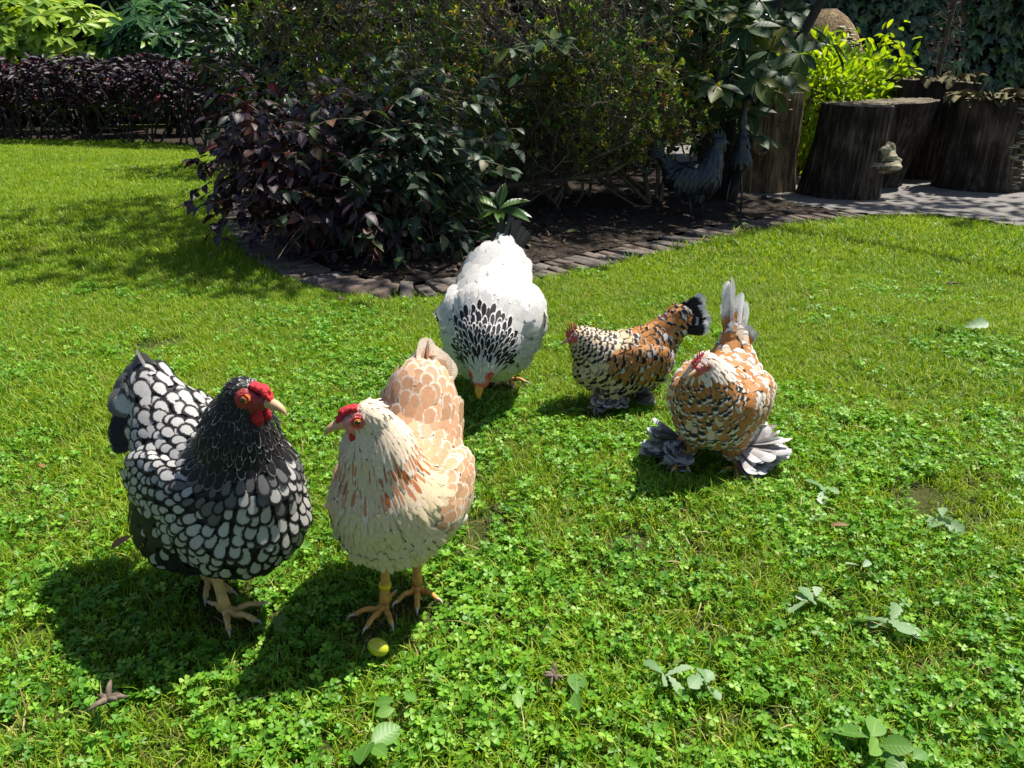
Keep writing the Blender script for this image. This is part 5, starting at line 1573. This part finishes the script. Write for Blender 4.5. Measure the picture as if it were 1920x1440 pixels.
def shelf(p, out, w, d, th, seed, name, root, mat=None, rim=True):
    """half-round bracket growing out of a stump at p (stump coordinates)"""
    rg = np.random.default_rng(seed)
    out = nrm(np.array([out[0], out[1], 0])); sd = np.array([-out[1], out[0], 0])
    n, m = 13, 7
    V = []
    for i in range(n):
        a = -PI / 2 * 1.12 + PI * 1.12 * i / (n - 1)
        for j in range(m):
            b = -PI / 2 + PI * j / (m - 1)
            f = math.cos(b) ** .6 * (1 + .06 * rg.normal())
            q = out * math.cos(a) * d * (.15 + .85 * f) + sd * math.sin(a) * w * (.15 + .85 * f)
            V.append(np.asarray(p) + q + np.array([0, 0, th * (math.sin(b) * .5) * (1 - .35 * math.cos(a)) - .2 * th * math.cos(a) * f]))
    F = [(i * m + j, i * m + j + 1, (i + 1) * m + j + 1, (i + 1) * m + j) for i in range(n - 1) for j in range(m - 1)]
    mi = np.array([1 if rim and 1 <= j <= 3 else 0 for i in range(n - 1) for j in range(m - 1)])
    return link(name, mesh(name, np.array(V), [np.array(F)], [mat or M_FUNG, M_FUNGP], mi=mi), root)

s1 = stump('tall pale brown stump with a round knot beside the dark laurel stems', (1.83, 5.78), .22, .195, .67, (.02, 0), M_WOODL, 1)
kp = np.array([-.10, -.215, .33])
ring = kp + np.array([[.055 * math.cos(a), -.012, .055 * math.sin(a)] for a in np.linspace(0, 2 * PI, 19)])
v, f3, f4, fv = tube(ring, .016, 7, False); g = Geo().add(v, f3, f4)
vb, _, fb = uv_ball(kp + [0, .02, 0], (.05, .025, .05)); g.add(vb, None, fb)
g.obj('knot', M_WOODL, s1)
for i in range(26):
    a = rng.uniform(-1.75, -1.0); zz = rng.uniform(.3, .63)
    shelf((math.cos(a) * .205, math.sin(a) * .205, zz), (math.cos(a), math.sin(a)), rng.uniform(.008, .018), rng.uniform(.01, .02), .009, i, 'bark_flake', s1, M_FUNG, False)
s2 = stump('front stump leaning right with a big bracket fungus on its side', (2.29, 5.50), .245, .225, .60, (.05, 0), None, 2, tilt=(-.02, .03))
def fungus(root, lobes):
    pr = [dict(ell=(np.array(c), np.array(r)), k=.022) for c, r in lobes]
    o = blob('bracket_fungus', pr, .0055, M_FUNG, root, .02)
    me = o.data
    V = np.zeros(len(me.vertices) * 3); me.vertices.foreach_get('co', V); V = V.reshape(-1, 3)
    V += .004 * vnoise(V, 40, 3)[:, None] * [1, 1, .6] + .003 * np.sin(V[:, 2:3] * 300) * [.6, .6, 0]
    me.vertices.foreach_set('co', V.ravel()); me.materials.append(M_FUNGP)
    nz = np.zeros(len(me.polygons) * 3); me.polygons.foreach_get('normal', nz)
    cz = np.zeros(len(me.polygons) * 3); me.polygons.foreach_get('center', cz); cz = cz.reshape(-1, 3)
    me.polygons.foreach_set('material_index', ((np.abs(nz.reshape(-1, 3)[:, 2]) < .75) & (vnoise(cz, 18, 5) > -.4)).astype(np.int32))
fungus(s2, [((.19, -.175, .225), (.115, .095, .034)), ((.235, -.20, .215), (.07, .06, .030)), ((.27, -.13, .255), (.06, .07, .028)), ((.20, -.17, .285), (.075, .07, .026)), ((.17, -.20, .33), (.05, .045, .022)), ((.235, -.13, .315), (.045, .045, .055)), ((.19, -.14, .35), (.05, .04, .02)), ((.17, -.15, .185), (.09, .06, .022))])
s3 = stump('flared stump with an overhanging top edge behind the front stump', (2.74, 6.02), .17, .28, .60, (.06, -.02), None, 3, tilt=(.06, .02))
s4 = stump('rear stump with a broken raised top edge before the ivy', (3.32, 6.62), .30, .36, .74, (.02, 0), None, 4, tilt=(-.05, .02))
s5 = stump('broad stump with mossy flaking top and a column of small brackets', (3.45, 5.86), .275, .265, .63, (.0, 0), None, 5)
s6 = stump('stump at the right picture edge with flaking top', (4.08, 6.12), .34, .33, .64, (.0, 0), None, 6)
s7 = stump('great rounded old log standing behind the lime green shrub', (2.72, 7.35), .46, .44, 1.30, (0, 0), M_WOODL, 7, dome=.985)
for i in range(60):
    a = rng.uniform(-1.5, -.75); zz = rng.uniform(.75, 1.16)
    rr = .455 * math.sqrt(max(1 - (zz / 1.30 * .985) ** 2.6, .05))
    shelf((math.cos(a) * rr, math.sin(a) * rr, zz), (math.cos(a), math.sin(a)), rng.uniform(.018, .035), rng.uniform(.018, .035), .014, i, 'small_fungus', s7, M_FUNGP, False)
for i in range(46):
    a = -1.15 + rng.normal(0, .10) + .1 * math.sin(i); zz = .03 + .57 * i / 45
    shelf((math.cos(a) * .27, math.sin(a) * .27, zz), (math.cos(a), math.sin(a)), rng.uniform(.02, .045), rng.uniform(.025, .05), .02, 70 + i, 'bracket_fungus', s5, M_FUNG, rng.random() < .5)
def flakes(root, r, h, n, seed):
    rg = np.random.default_rng(seed)
    a = rg.uniform(0, 2 * PI, n); q = np.sqrt(rg.uniform(.35, 1.0, n)) * r
    P = np.column_stack([np.cos(a) * q, np.sin(a) * q, h + rg.uniform(0, .03, n)])
    O = np.column_stack([np.cos(a), np.sin(a), rg.uniform(-.6, .5, n)])
    base = np.array(root.location)
    v, f3, f4, fv = scatter(leaf_t((0, .3, .6, .85, 1), (.6, 1, .9, .7, .3), .8, .35, .35), P, frames(nrm(O + rg.normal(0, .3, P.shape)), nrm(np.array([0, 0, 1]) + rg.normal(0, .35, P.shape))), rg.uniform(.05, .10, n))
    o = link('bark_flakes', mesh('bark_flakes', v, [f4], M_MOSS), root); o['kind'] = 'stuff'
flakes(s5, .27, .62, 150, 1); flakes(s6, .34, .635, 130, 2); flakes(s4, .37, .745, 60, 3)

# ---------------------------------------------------------------- metal birds
M_METAL = plain_mat('blue_grey_metal', (.014, .018, .024), (.05, .062, .082), 60, .42, .4, .003, spec=.6, metal=.35)
def metal_feathers(prims, root, n, L, Wd, flows, lift=8, zlo=-9):
    P = []
    while len(P) < 1: 
        lo, hi = flows['box']
        Q = lo + (hi - lo) * rng.random((60000, 3))
        d = sdf(prims, Q)
        Q = Q[np.abs(d) < .012]; d = sdf(prims, Q)
        P = Q - grad(prims, Q) * d[:, None]
    P = P[P[:, 2] > zlo]
    kp = dart(P, np.full(len(P), math.sqrt(L * Wd) * .62), n); P = P[kp]
    d, ds = sdf(prims, P, True); w = np.exp(-np.maximum(ds - ds.min(1, keepdims=True), 0) / .012); w /= w.sum(1, keepdims=True)
    FL = w @ np.stack([q['flow'] for q in prims]); nP = grad(prims, P)
    FL = nrm(FL - (FL * nP).sum(1, keepdims=True) * nP)
    l = R(lift)
    FR = frames(FL * math.cos(l) + nP * math.sin(l), nP * math.cos(l) - FL * math.sin(l))
    v, f3, f4, fv = scatter(CONTOUR, P - FL * L * .35, FR, np.column_stack([np.full(len(P), Wd), np.full(len(P), L), np.full(len(P), L)]))
    o = link('metal_feathers', mesh('metal_feathers', v, [f4], M_METAL), root); o['kind'] = 'stuff'

def rooster():
    p = G(1290, 412)
    root = tag(empty('rooster_statue', (p[0], p[1], .0), R(-8)), 'blue grey metal rooster ornament standing on thin legs under the shrub', 'statue')
    pr = []
    def cap(a, b, ra, rb, fl, k=.03): pr.append(dict(cap=(np.array(a), np.array(b), ra, rb), flow=nrm(fl), k=k))
    cap((-.10, 0, .27), (.10, 0, .27), .085, .105, (-.8, 0, -.6)); cap((.10, 0, .28), (.13, 0, .36), .095, .075, (-.2, 0, -1))
    cap((.13, 0, .36), (.165, 0, .475), .07, .040, (-.15, 0, -1)); cap((.165, 0, .475), (.195, 0, .485), .040, .030, (-.6, 0, -.8))
    cap((.02, 0, .20), (.06, 0, .15), .08, .05, (-.3, 0, -1)); cap((-.12, 0, .28), (-.19, 0, .36), .065, .04, (-.7, 0, .7))
    for q in (1, -1): pr.append(dict(ell=(np.array([-.03, q * .085, .265]), np.array([.11, .028, .075])), flow=nrm([-.5, 0, -.85]), k=.012))
    V, F = surface(pr, (-.3, -.16, .06), (.3, .16, .57), .006)
    link('body', mesh('body', V, [F], M_METAL), root)
    box = (np.array([-.3, -.16, .08]), np.array([.3, .16, .46]))
    metal_feathers(pr, root, 260, .075, .034, {'box': box}, 9)
    g = Geo()
    it = []
    for i in range(11):
        a = i / 10
        q = -1 if i % 2 else 1
        C = spline([(-.19, q * .01, .36), (-.24 - .03 * a, q * .025, .45 - .10 * a + .04), (-.31 - .03 * a, q * .03, .44 - .15 * a), (-.36 + .05 * a, q * .035, .34 - .18 * a)], 9)
        w = np.interp(np.linspace(0, 1, 9), [0, .4, .8, 1], [.012, .02, .016, .002])
        n_ = len(C)
        up = np.array([.3, 0, 1.0])
        V = np.vstack([C - up * w[:, None] + [0, .004, 0], C + [0, .004 + .006 * q, 0], C + up * w[:, None] + [0, .004, 0], C - [0, .004, 0]])
        F4 = np.array([(r * n_ + k, r * n_ + k + 1, ((r + 1) % 4) * n_ + k + 1, ((r + 1) % 4) * n_ + k) for r in range(4) for k in range(n_ - 1)])
        g.add(V, None, F4)
    o = g.obj('tail_feathers', M_METAL, root); o['kind'] = 'stuff'
    pc = [dict(cap=(np.array([.20, 0, .505]), np.array([.14, 0, .53]), .010, .010), k=.004)]
    for i, x in enumerate((.205, .185, .162, .138)): pc.append(dict(cap=(np.array([x, 0, .515]), np.array([x - .008, 0, .548 + .008 * (i in (1, 2))]), .009, .004), k=.004))
    blob('comb', pc, .0028, M_METAL, root)
    v, f3, f4, fv = tube(spline([(.215, 0, .487), (.235, 0, .484), (.25, 0, .474)], 6), [.012, .01, .008, .006, .004, .001], 8); link('beak', mesh('beak', v, [f4, f3], M_METAL), root)
    for q in (1, -1): blob('wattle', [dict(ell=(np.array([.212, q * .010, .448]), np.array([.012, .006, .024])), k=.003)], .003, M_METAL, root)
    for x, q in ((-.005, -1), (.085, 1)):
        v, f3, f4, fv = tube([(x, q * .045, .16), (x + .01, q * .045, .09), (x + .03, q * .045, -.03)], .007, 7); link('leg', mesh('leg', v, [f4, f3], M_METAL), root)
    root.scale = (.80, .80, .90)
rooster()

def heron():
    p = G(1374, 404)
    root = tag(empty('heron_statue', (p[0], p[1], 0), R(-85)), 'slim grey metal heron ornament with raised neck beside the rooster ornament', 'statue')
    pr = []
    def cap(a, b, ra, rb, fl, k=.03): pr.append(dict(cap=(np.array(a), np.array(b), ra, rb), flow=nrm(fl), k=k))
    cap((-.05, 0, .22), (.02, 0, .33), .030, .056, (-.4, 0, -.9)); cap((.02, 0, .33), (.03, 0, .42), .054, .03, (-.1, 0, -1))
    cap((.03, 0, .42), (.0, 0, .54), .026, .019, (.1, 0, -1)); cap((.0, 0, .54), (.015, 0, .655), .018, .016, (0, 0, -1)); cap((.015, 0, .655), (.05, 0, .685), .016, .017, (-.6, 0, -.7)); cap((.05, 0, .685), (.085, 0, .672), .018, .013, (-1, 0, 0), .01)
    cap((-.06, 0, .21), (-.09, 0, .13), .028, .012, (-.2, 0, -1))
    V, F = surface(pr, (-.16, -.09, .09), (.16, .09, .74), .0055)
    link('body', mesh('body', V, [F], M_METAL), root)
    metal_feathers(pr, root, 150, .075, .026, {'box': (np.array([-.16, -.09, .09]), np.array([.16, .09, .44]))}, 7)
    v, f3, f4, fv = tube([(.09, 0, .672), (.13, 0, .655), (.18, 0, .635)], [.011, .008, .001], 8); link('beak', mesh('beak', v, [f4, f3], M_METAL), root)
    v, f3, f4, fv = tube([(.055, 0, .698), (.0, 0, .69), (-.04, 0, .67)], [.006, .005, .001], 6); link('crest', mesh('crest', v, [f4, f3], M_METAL), root)
    for x, q in ((-.03, -1), (.0, 1)):
        v, f3, f4, fv = tube([(x, q * .02, .25), (x + .005, q * .04, .12), (x + .01, q * .045, -.03)], .006, 7); link('leg', mesh('leg', v, [f4, f3], M_METAL), root)
heron()

# ---------------------------------------------------------------- small things lying about
def olive():
    p = G(711, 1240)
    V, _, F = uv_ball((0, 0, 0), (.0165, .0125, .0122), 12)
    o = link('olive', mesh('olive', V, [F], plain_mat('green_olive', (.34, .38, .015), (.50, .50, .03), 40, .28, .05, .001, spec=.6)))
    o.location = (p[0], p[1], .026); o.rotation_euler = (.1, .25, R(-22))
    tag(o, 'plump yellow green olive lying in the clover before the cream hen', 'olive')
    v, f3, f4, fv = tube([(-.0155, 0, 0), (-.0185, 0, .001)], [.0022, .0016], 8); link('stem_end', mesh('stem_end', v, [f4, f3], M_TWIG), o)
olive()

def debris(px, py, label, cat, n, size, mat, z=.03, name='dry_debris'):
    p = G(px, py)
    root = tag(empty(name, (p[0], p[1], 0)), label, cat)
    for i in range(n):
        a = rng.random() * 6.28
        d = np.array([math.cos(a), math.sin(a), rng.uniform(-.1, .5)])
        L = size * rng.uniform(.5, 1.1)
        C = spline([np.array([0, 0, z]), d * L * .5 + [0, 0, z + size * .12], d * L + [0, 0, z]], 6)
        v, f3, f4, fv = tube(C, np.array([.6, 1, 1.1, .9, .7, .3]) * size * .16, 6)
        link('fragment', mesh('fragment', v, [f4, f3], mat), root)
M_DRY = plain_mat('dry_brown', (.05, .04, .03), (.22, .17, .12), 70, .9, .6, .004)
debris(212, 1352, 'splayed dry brown pine cone scrap in the clover at lower left', 'cone scrap', 9, .026, M_DRY, .035, 'cone_scrap')
debris(640, 575, 'small dark scrap in the grass near the brick corner', 'scrap', 5, .018, M_DRY, .03, 'dark_scrap')
debris(1782, 546, 'small black scrap on the sunny grass at right', 'scrap', 5, .024, M_DRY, .03, 'dark_scrap')
debris(1040, 1290, 'greyish tangle of dry stalks in the clover between two weeds', 'scrap', 8, .02, M_DRY, .02, 'dry_stalks')

def one_leaf(px, py, label, size, mat, z, T=None, yaw=None, name='fallen_leaf'):
    p = G(px, py)
    T = T or L_OVAL
    o = link(name, mesh(name, T[0] * size - [0, size * .5, 0], [f for f in (T[1], T[2]) if len(f)], mat, {'fv': ('FLOAT_VECTOR', T[3])}))
    o.location = (p[0], p[1], z); o.rotation_euler = (rng.normal(0, .2), rng.normal(0, .25), rng.random() * 6.28 if yaw is None else yaw)
    tag(o, label, 'leaf')
M_FALL = leaf_mat('fallen_green_leaf', [(0, (.10, .14, .06)), (1, (.16, .2, .08))], .2, None, .5)
M_FALLB = leaf_mat('fallen_brown_leaf', [(0, (.16, .08, .03)), (1, (.26, .14, .05))], .2, (1.1, .8, .4), .6)
M_PETAL = leaf_mat('white_petal', [(0, (.7, .7, .66)), (1, (.78, .78, .74))], .3, (1, 1, 1), .6)
one_leaf(1070, 452, 'pale green fallen leaf on the dark soil', .10, M_FALL, .05, yaw=1.2)
one_leaf(236, 1056, 'dry brown leaf in the grass behind the laced hen', .045, M_FALLB, .045)
one_leaf(268, 577, 'small orange brown leaf on the grass at left', .035, M_FALLB, .045)
one_leaf(395, 548, 'small brown leaf on the grass left of the brick corner', .04, M_FALLB, .045)
one_leaf(84, 908, 'dark brown leaf in the grass at the left picture edge', .04, M_FALLB, .045)
one_leaf(1566, 1028, 'pale tan leaf scrap in the clover at right', .03, M_FALLB, .05)
one_leaf(220, 324, 'white petal on the far sunny lawn, left of a pair', .07, M_PETAL, .06, L_SMALL, .3, 'fallen_petal')
one_leaf(252, 326, 'white petal on the far sunny lawn, right of a pair', .06, M_PETAL, .06, L_SMALL, 1.2, 'fallen_petal')

def litter():
    n = 520
    i = rng.integers(60, 390, n)
    Q = INNER[i] + INW[i] * rng.exponential(.55, n)[:, None] + rng.normal(0, .03, (n, 2))
    Q = Q[poly_in(Q, BED_POLY)]
    P = np.column_stack([Q, soil_z(Q) + .008])
    v, f3, f4, fv = scatter(L_SMALL, P, leaf_frames(nrm(rng.normal(size=P.shape) * [1, 1, .1]), .9, .0, .35), rng.uniform(.02, .05, len(P)))
    tag(link('leaf_litter', mesh('leaf_litter', v, [f4], leaf_mat('litter_leaf', [(0, (.05, .03, .02)), (.6, (.13, .085, .05)), (1, (.25, .19, .12))], .1, (1, .8, .5), .8), {'fv': ('FLOAT_VECTOR', fv)})), 'dry brown leaf litter scattered over the dark soil', 'leaf litter', kind='stuff')
litter()

# ---------------------------------------------------------------- broad weeds in the lawn
M_WEED = leaf_mat('weed_leaf', [(0, (.10, .21, .07)), (.5, (.18, .30, .13)), (1, (.30, .40, .26))], .3, None, .5, .4, vein=.25)
M_WEEDG = leaf_mat('plantain_leaf', [(0, (.08, .20, .03)), (.6, (.12, .27, .04)), (1, (.18, .34, .06))], .35, None, .45, .4, vein=.3)
L_DAND = leaf_t((0, .12, .24, .36, .48, .6, .72, .84, .93, 1), (.25, .3, .75, .55, 1.0, .8, 1.1, .9, .55, .05), .55, .10, .12)
L_BROAD = leaf_t((0, .1, .22, .36, .5, .65, .8, .92, 1), (.18, .22, .65, .95, 1.05, .98, .75, .42, .04), .62, .14, .12)
def weed(px, py, label, n, size, mat, T, z=.03):
    p = G(px, py, .03)
    root = tag(empty('broadleaf_weed', (p[0], p[1], 0)), label, 'weed', 'broad leaved weeds in the lawn')
    me = mesh('leaf', T[0], [T[2]], mat, {'fv': ('FLOAT_VECTOR', T[3])})
    a0 = rng.random() * 6.28
    for i in range(n):
        o = bpy.data.objects.new('leaf', me); COL.objects.link(o); o.parent = root
        a = a0 + i * 2 * PI / n + rng.normal(0, .5)
        s = size * rng.uniform(.45, .92)
        o.scale = (s, s, s); o.location = (rng.normal(0, .006), rng.normal(0, .006), z * .45 + rng.uniform(0, .010)); o.rotation_euler = (rng.uniform(-.25, .4), rng.normal(0, .45), a)
for q in ((1245, 1250, 'broad pale dandelion leaves right of centre in the foreground clover', 5, .055, M_WEED, L_DAND), (1320, 1262, 'crumpled pale leaves just right of the larger foreground dandelion', 4, .045, M_WEED, L_DAND),
          (1520, 1112, 'pale grey green weed left of the big right hand weed', 5, .055, M_WEED, L_DAND), (1665, 1148, 'largest pale weed with floppy leaves in the right foreground', 6, .065, M_WEED, L_DAND),
          (700, 1385, 'light green plantain at the bottom edge below the olive', 5, .062, M_WEEDG, L_BROAD), (975, 1285, 'single pale plantain leaf in the foreground clover', 2, .045, M_WEEDG, L_BROAD), (1075, 1290, 'folded green plantain leaf beside dry stalks', 2, .05, M_WEEDG, L_BROAD),
          (1640, 1372, 'broad light green weed at the lower right', 4, .055, M_WEEDG, L_BROAD), (1700, 1410, 'oval leaved weed at the bottom right corner', 3, .055, M_WEEDG, L_BROAD), (1770, 965, 'ragged pale weed beside a bare soil patch at right', 5, .06, M_WEED, L_DAND),
          (1545, 912, 'pale weed in the grass right of the orange hen', 4, .05, M_WEED, L_DAND), (1810, 608, 'flat pale weed leaf on the sunny grass at far right', 2, .09, M_WEED, L_DAND), (510, 1160, 'round leaved green weed by the laced hen foot', 4, .04, M_WEEDG, L_BROAD),
          (735, 1310, 'half hidden plantain leaves under clover below the olive', 3, .05, M_WEEDG, L_BROAD), (1610, 1055, 'small whitish weed between two larger right hand weeds', 3, .045, M_WEED, L_DAND)):
    weed(*q)
# ---------------------------------------------------------------- grass, clover and straw (instanced tufts on the lawn)
M_GRASS = leaf_mat('grass_blade', [(0, (.09, .21, .010)), (.5, (.17, .33, .014)), (.82, (.29, .43, .020)), (1, (.46, .43, .10))], .42, (1.15, 1.05, .35), .5, .3, patch=.5, patchcol=(.31, .43, .015))
M_CLOV = leaf_mat('clover_leaf', [(0, (.065, .20, .018)), (.5, (.125, .32, .024)), (.85, (.22, .43, .034)), (1, (.34, .52, .09))], .38, (1.1, 1.1, .35), .45, .3, patch=.45, patchcol=(.20, .42, .02))
M_STRAW = leaf_mat('straw', [(0, (.22, .18, .05)), (.6, (.38, .32, .12)), (1, (.5, .44, .22))], .25, (1, .95, .6), .7, .2)
def blade_set(n, rad, h, w, seed, lean=.5):
    r = np.random.default_rng(seed)
    Vs, F3, F4, A = [], [], [], []
    k = 0
    for i in range(n):
        a, q = r.random() * 6.28, math.sqrt(r.random()) * rad
        p = np.array([math.cos(a) * q, math.sin(a) * q, -.004])
        hh = h * r.uniform(.45, 1.15); b = r.random() * 6.28; ln = lean * r.uniform(.1, 1.3)
        d = np.array([math.cos(b), math.sin(b), 0]); sd = np.array([-d[1], d[0], 0])
        ww = w * r.uniform(.7, 1.3)
        rows_ = []
        for t, ws in ((0, .8), (.4, 1), (.75, .7)):
            c = p + d * hh * ln * t ** 1.8 + np.array([0, 0, hh * t * (1 - .25 * ln * t)])
            tw = sd * ww / 2 * ws
            rows_ += [c - tw, c + tw]
        tip = p + d * hh * ln * 1.15 + np.array([0, 0, hh * (1 - .32 * ln)])
        Vs += rows_ + [tip]
        F4 += [(k, k + 1, k + 3, k + 2), (k + 2, k + 3, k + 5, k + 4)]; F3.append((k + 4, k + 5, k + 6))
        rr = r.random()
        A += [(u, v, rr) for u, v in ((-1, 0), (1, 0), (-1, .4), (1, .4), (-1, .75), (1, .75), (0, 1))]
        k += 7
    return np.array(Vs), np.array(F3), np.array(F4), np.array(A)

def clover_set(n, rad, h, s, seed):
    r = np.random.default_rng(seed)
    # one heart-shaped leaflet, folded along the midrib
    hv = np.array([(0, 0, 0), (.34, .42, .10), (.46, .78, .12), (.26, 1.0, .10), (0, .90, 0), (-.26, 1.0, .10), (-.46, .78, .12), (-.34, .42, .10)])
    hf = np.array([(0, 1, 4), (1, 2, 4), (2, 3, 4), (0, 4, 7), (7, 4, 6), (6, 4, 5)])
    Vs, F, A = [], [], []
    k = 0
    for i in range(n):
        a, q = r.random() * 6.28, math.sqrt(r.random()) * rad
        sz = s * r.uniform(.6, 1.25)
        c = np.array([math.cos(a) * q, math.sin(a) * q, h * r.uniform(.45, 1.15)])
        tl = nrm(np.array([r.normal(0, .5), r.normal(0, .5), 1]))
        X = nrm(np.cross(tl, [.3, .9, .1])); Y = np.cross(tl, X)
        rr = r.random(); b0 = r.random() * 6.28; up = r.uniform(-.15, .4)
        for j in range(3):
            b = b0 + j * 2.094 + r.normal(0, .12)
            y = nrm(math.cos(b) * X + math.sin(b) * Y + tl * up); x = nrm(np.cross(y, tl)); z = np.cross(x, y)
            Vs.append(c + (hv[:, :1] * x + hv[:, 1:2] * y + hv[:, 2:] * z) * sz); F.append(hf + k); k += 8
            A.append(np.column_stack([hv[:, 0] * 2, hv[:, 1], np.full(8, rr)]))
        p = np.array([c[0] + r.normal(0, .006), c[1] + r.normal(0, .006), -.004]); w = np.array([.0009, 0, 0])
        Vs.append(np.array([p - w, p + w, c + w, c - w])); F.append(np.array([(k, k + 1, k + 2), (k, k + 2, k + 3)])); A.append(np.tile([.5, 0., rr], (4, 1))); k += 4
    return np.vstack(Vs), np.vstack(F), np.zeros((0, 4), int), np.vstack(A)

def template_coll(name, makers, mat):
    c = bpy.data.collections.new(name)
    for i, T in enumerate(makers):
        nm = '%s_tuft' % name
        o = bpy.data.objects.new('%s_%02d' % (nm, i), mesh(nm, T[0], [f for f in (T[1], T[2]) if len(f)], mat, {'fv': ('FLOAT_VECTOR', T[3])}))
        c.objects.link(o)
    return c

def instanced(name, coll, P, rot, scl, label, cat):
    me = bpy.data.meshes.new(name)
    me.vertices.add(len(P)); me.vertices.foreach_set('co', np.asarray(P, np.float32).ravel())
    a = me.attributes.new('rot', 'FLOAT_VECTOR', 'POINT'); a.data.foreach_set('vector', np.asarray(rot, np.float32).ravel())
    a = me.attributes.new('scl', 'FLOAT_VECTOR', 'POINT'); a.data.foreach_set('vector', np.asarray(scl, np.float32).ravel())
    a = me.attributes.new('idx', 'INT', 'POINT'); a.data.foreach_set('value', rng.integers(0, len(coll.objects), len(P)).astype(np.int32))
    o = link(name, me)
    g = bpy.data.node_groups.new(name, 'GeometryNodeTree')
    g.interface.new_socket('Geometry', in_out='INPUT', socket_type='NodeSocketGeometry')
    g.interface.new_socket('Geometry', in_out='OUTPUT', socket_type='NodeSocketGeometry')
    gi, go = g.nodes.new('NodeGroupInput'), g.nodes.new('NodeGroupOutput')
    ci = g.nodes.new('GeometryNodeCollectionInfo'); ci.inputs['Collection'].default_value = coll
    ci.inputs['Separate Children'].default_value = True; ci.inputs['Reset Children'].default_value = True
    ip = g.nodes.new('GeometryNodeInstanceOnPoints'); ip.inputs['Pick Instance'].default_value = True
    def na(nm, ty):
        n = g.nodes.new('GeometryNodeInputNamedAttribute'); n.data_type = ty; n.inputs['Name'].default_value = nm; return n.outputs['Attribute']
    er = g.nodes.new('FunctionNodeEulerToRotation')
    g.links.new(na('rot', 'FLOAT_VECTOR'), er.inputs[0])
    g.links.new(gi.outputs[0], ip.inputs['Points']); g.links.new(ci.outputs[0], ip.inputs['Instance'])
    g.links.new(na('idx', 'INT'), ip.inputs['Instance Index']); g.links.new(er.outputs[0], ip.inputs['Rotation'])
    g.links.new(na('scl', 'FLOAT_VECTOR'), ip.inputs['Scale']); g.links.new(ip.outputs[0], go.inputs[0])
    md = o.modifiers.new('tufts', 'NODES'); md.node_group = g
    return tag(o, label, cat, kind='stuff')

TOE = np.array(TOES)
BARE = np.array([(*G(x, y)[:2], r) for x, y, r in ((1750, 940, .10), (1795, 975, .07), (925, 965, .07), (880, 1015, .05), (1045, 1290, .035), (600, 1240, .035), (130, 1330, .03), (1330, 1180, .03), (1180, 1010, .05), (300, 640, .08), (1560, 1120, .03), (1400, 1350, .03), (840, 1180, .04), (60, 1180, .03))])
def lawn_points(n, lo, hi, dens):
    P = np.column_stack([rng.uniform(lo[0], hi[0], n), rng.uniform(lo[1], hi[1], n)])
    m = (np.abs(P[:, 0]) < .75 + .72 * P[:, 1]) & ~poly_in(P + rng.normal(0, .022, P.shape), NOGRASS)
    P = P[m]
    P = P[rng.random(len(P)) < dens(P)]
    d = np.min(np.linalg.norm(P[:, None] - BARE[None, :, :2], axis=2) / BARE[None, :, 2] * (1 + .35 * vnoise(P, 14, 77))[:, None], axis=1)
    return P[rng.random(len(P)) < np.clip((d - .55) / .6, .06, 1)]
def toe_dist(P):
    return np.min(np.linalg.norm(P[:, None] - TOE[None], axis=2), axis=1)
def edge_dist(P):
    return np.min(np.linalg.norm(P[:, None] - EDGE[None, ::6], axis=2), axis=1)

def clover_amount(P):
    return np.clip(.80 - np.clip(P[:, 1] - 1.15, 0, 9) * .50 + .50 * vnoise(P, 2.0, 21) + .15 * vnoise(P, 7, 22), .02, 1)

def make_lawn():
    near_t = template_coll('grass', [blade_set(18, .026, .033, .0022, 100 + i, .85) for i in range(6)], M_GRASS)
    far_t = template_coll('far_grass', [blade_set(26, .06, .040, .0042, 200 + i, .8) for i in range(5)], M_GRASS)
    clo_t = template_coll('clover', [clover_set(14, .040, .023, .0079, 300 + i) for i in range(6)], M_CLOV)
    str_t = template_coll('straw', [blade_set(6, .03, .028, .0018, 400 + i, 1.7) for i in range(4)], M_STRAW)
    def rot(n, t=.15): return np.column_stack([rng.normal(0, t, n), rng.normal(0, t, n), rng.random(n) * 6.28])
    def three(s): return np.column_stack([s, s, s])
    def zz(P): return np.column_stack([P, -.012 + .006 * vnoise(P, 1.2, 3)])
    # grass near
    P = lawn_points(95000, (-4, .35), (4, 3.6), lambda P: np.clip(1.05 - .15 * clover_amount(P), 0, 1) * np.clip((3.9 - P[:, 1]) / .6, 0, 1))
    d = toe_dist(P); m = d > .012; P, d = P[m], d[m]
    s = rng.uniform(.6, 1.15, len(P)) * np.clip(.45 + d / .12, .45, 1) * (1 + .35 * np.clip(vnoise(P, 3, 31), 0, 1))
    instanced('lawn_grass', near_t, zz(P), rot(len(P)), three(s), 'short green lawn grass in the foreground', 'grass')
    # grass far
    P = lawn_points(120000, (-9.5, 3.0), (6, 11), lambda P: np.clip((P[:, 1] - 3.0) / .7, 0, 1))
    s = rng.uniform(.7, 1.2, len(P))
    instanced('far_lawn_grass', far_t, zz(P), rot(len(P)), three(s), 'mown lawn grass in the distance', 'grass')
    # clover
    P = lawn_points(30000, (-4, .35), (4, 5), lambda P: clover_amount(P) * np.clip(1.25 - .18 * P[:, 1], .2, 1))
    d = toe_dist(P); m = d > .022; P, d = P[m], d[m]
    s = rng.uniform(.75, 1.2, len(P))
    sc = three(s); sc[:, 2] *= np.clip(.35 + d / .14, .35, 1)
    instanced('clover', clo_t, zz(P), rot(len(P), .08), sc, 'dense white clover leaves growing through the lawn', 'clover')
    P = lawn_points(42000, (-4, .35), (4, 5), lambda P: np.clip(.45 + .7 * vnoise(P, 2.6, 41), .05, 1))
    instanced('dry_straw', str_t, zz(P), rot(len(P), .3), three(rng.uniform(.6, 1.2, len(P))), 'dry straw coloured grass strands in the lawn', 'dry grass')
make_lawn()
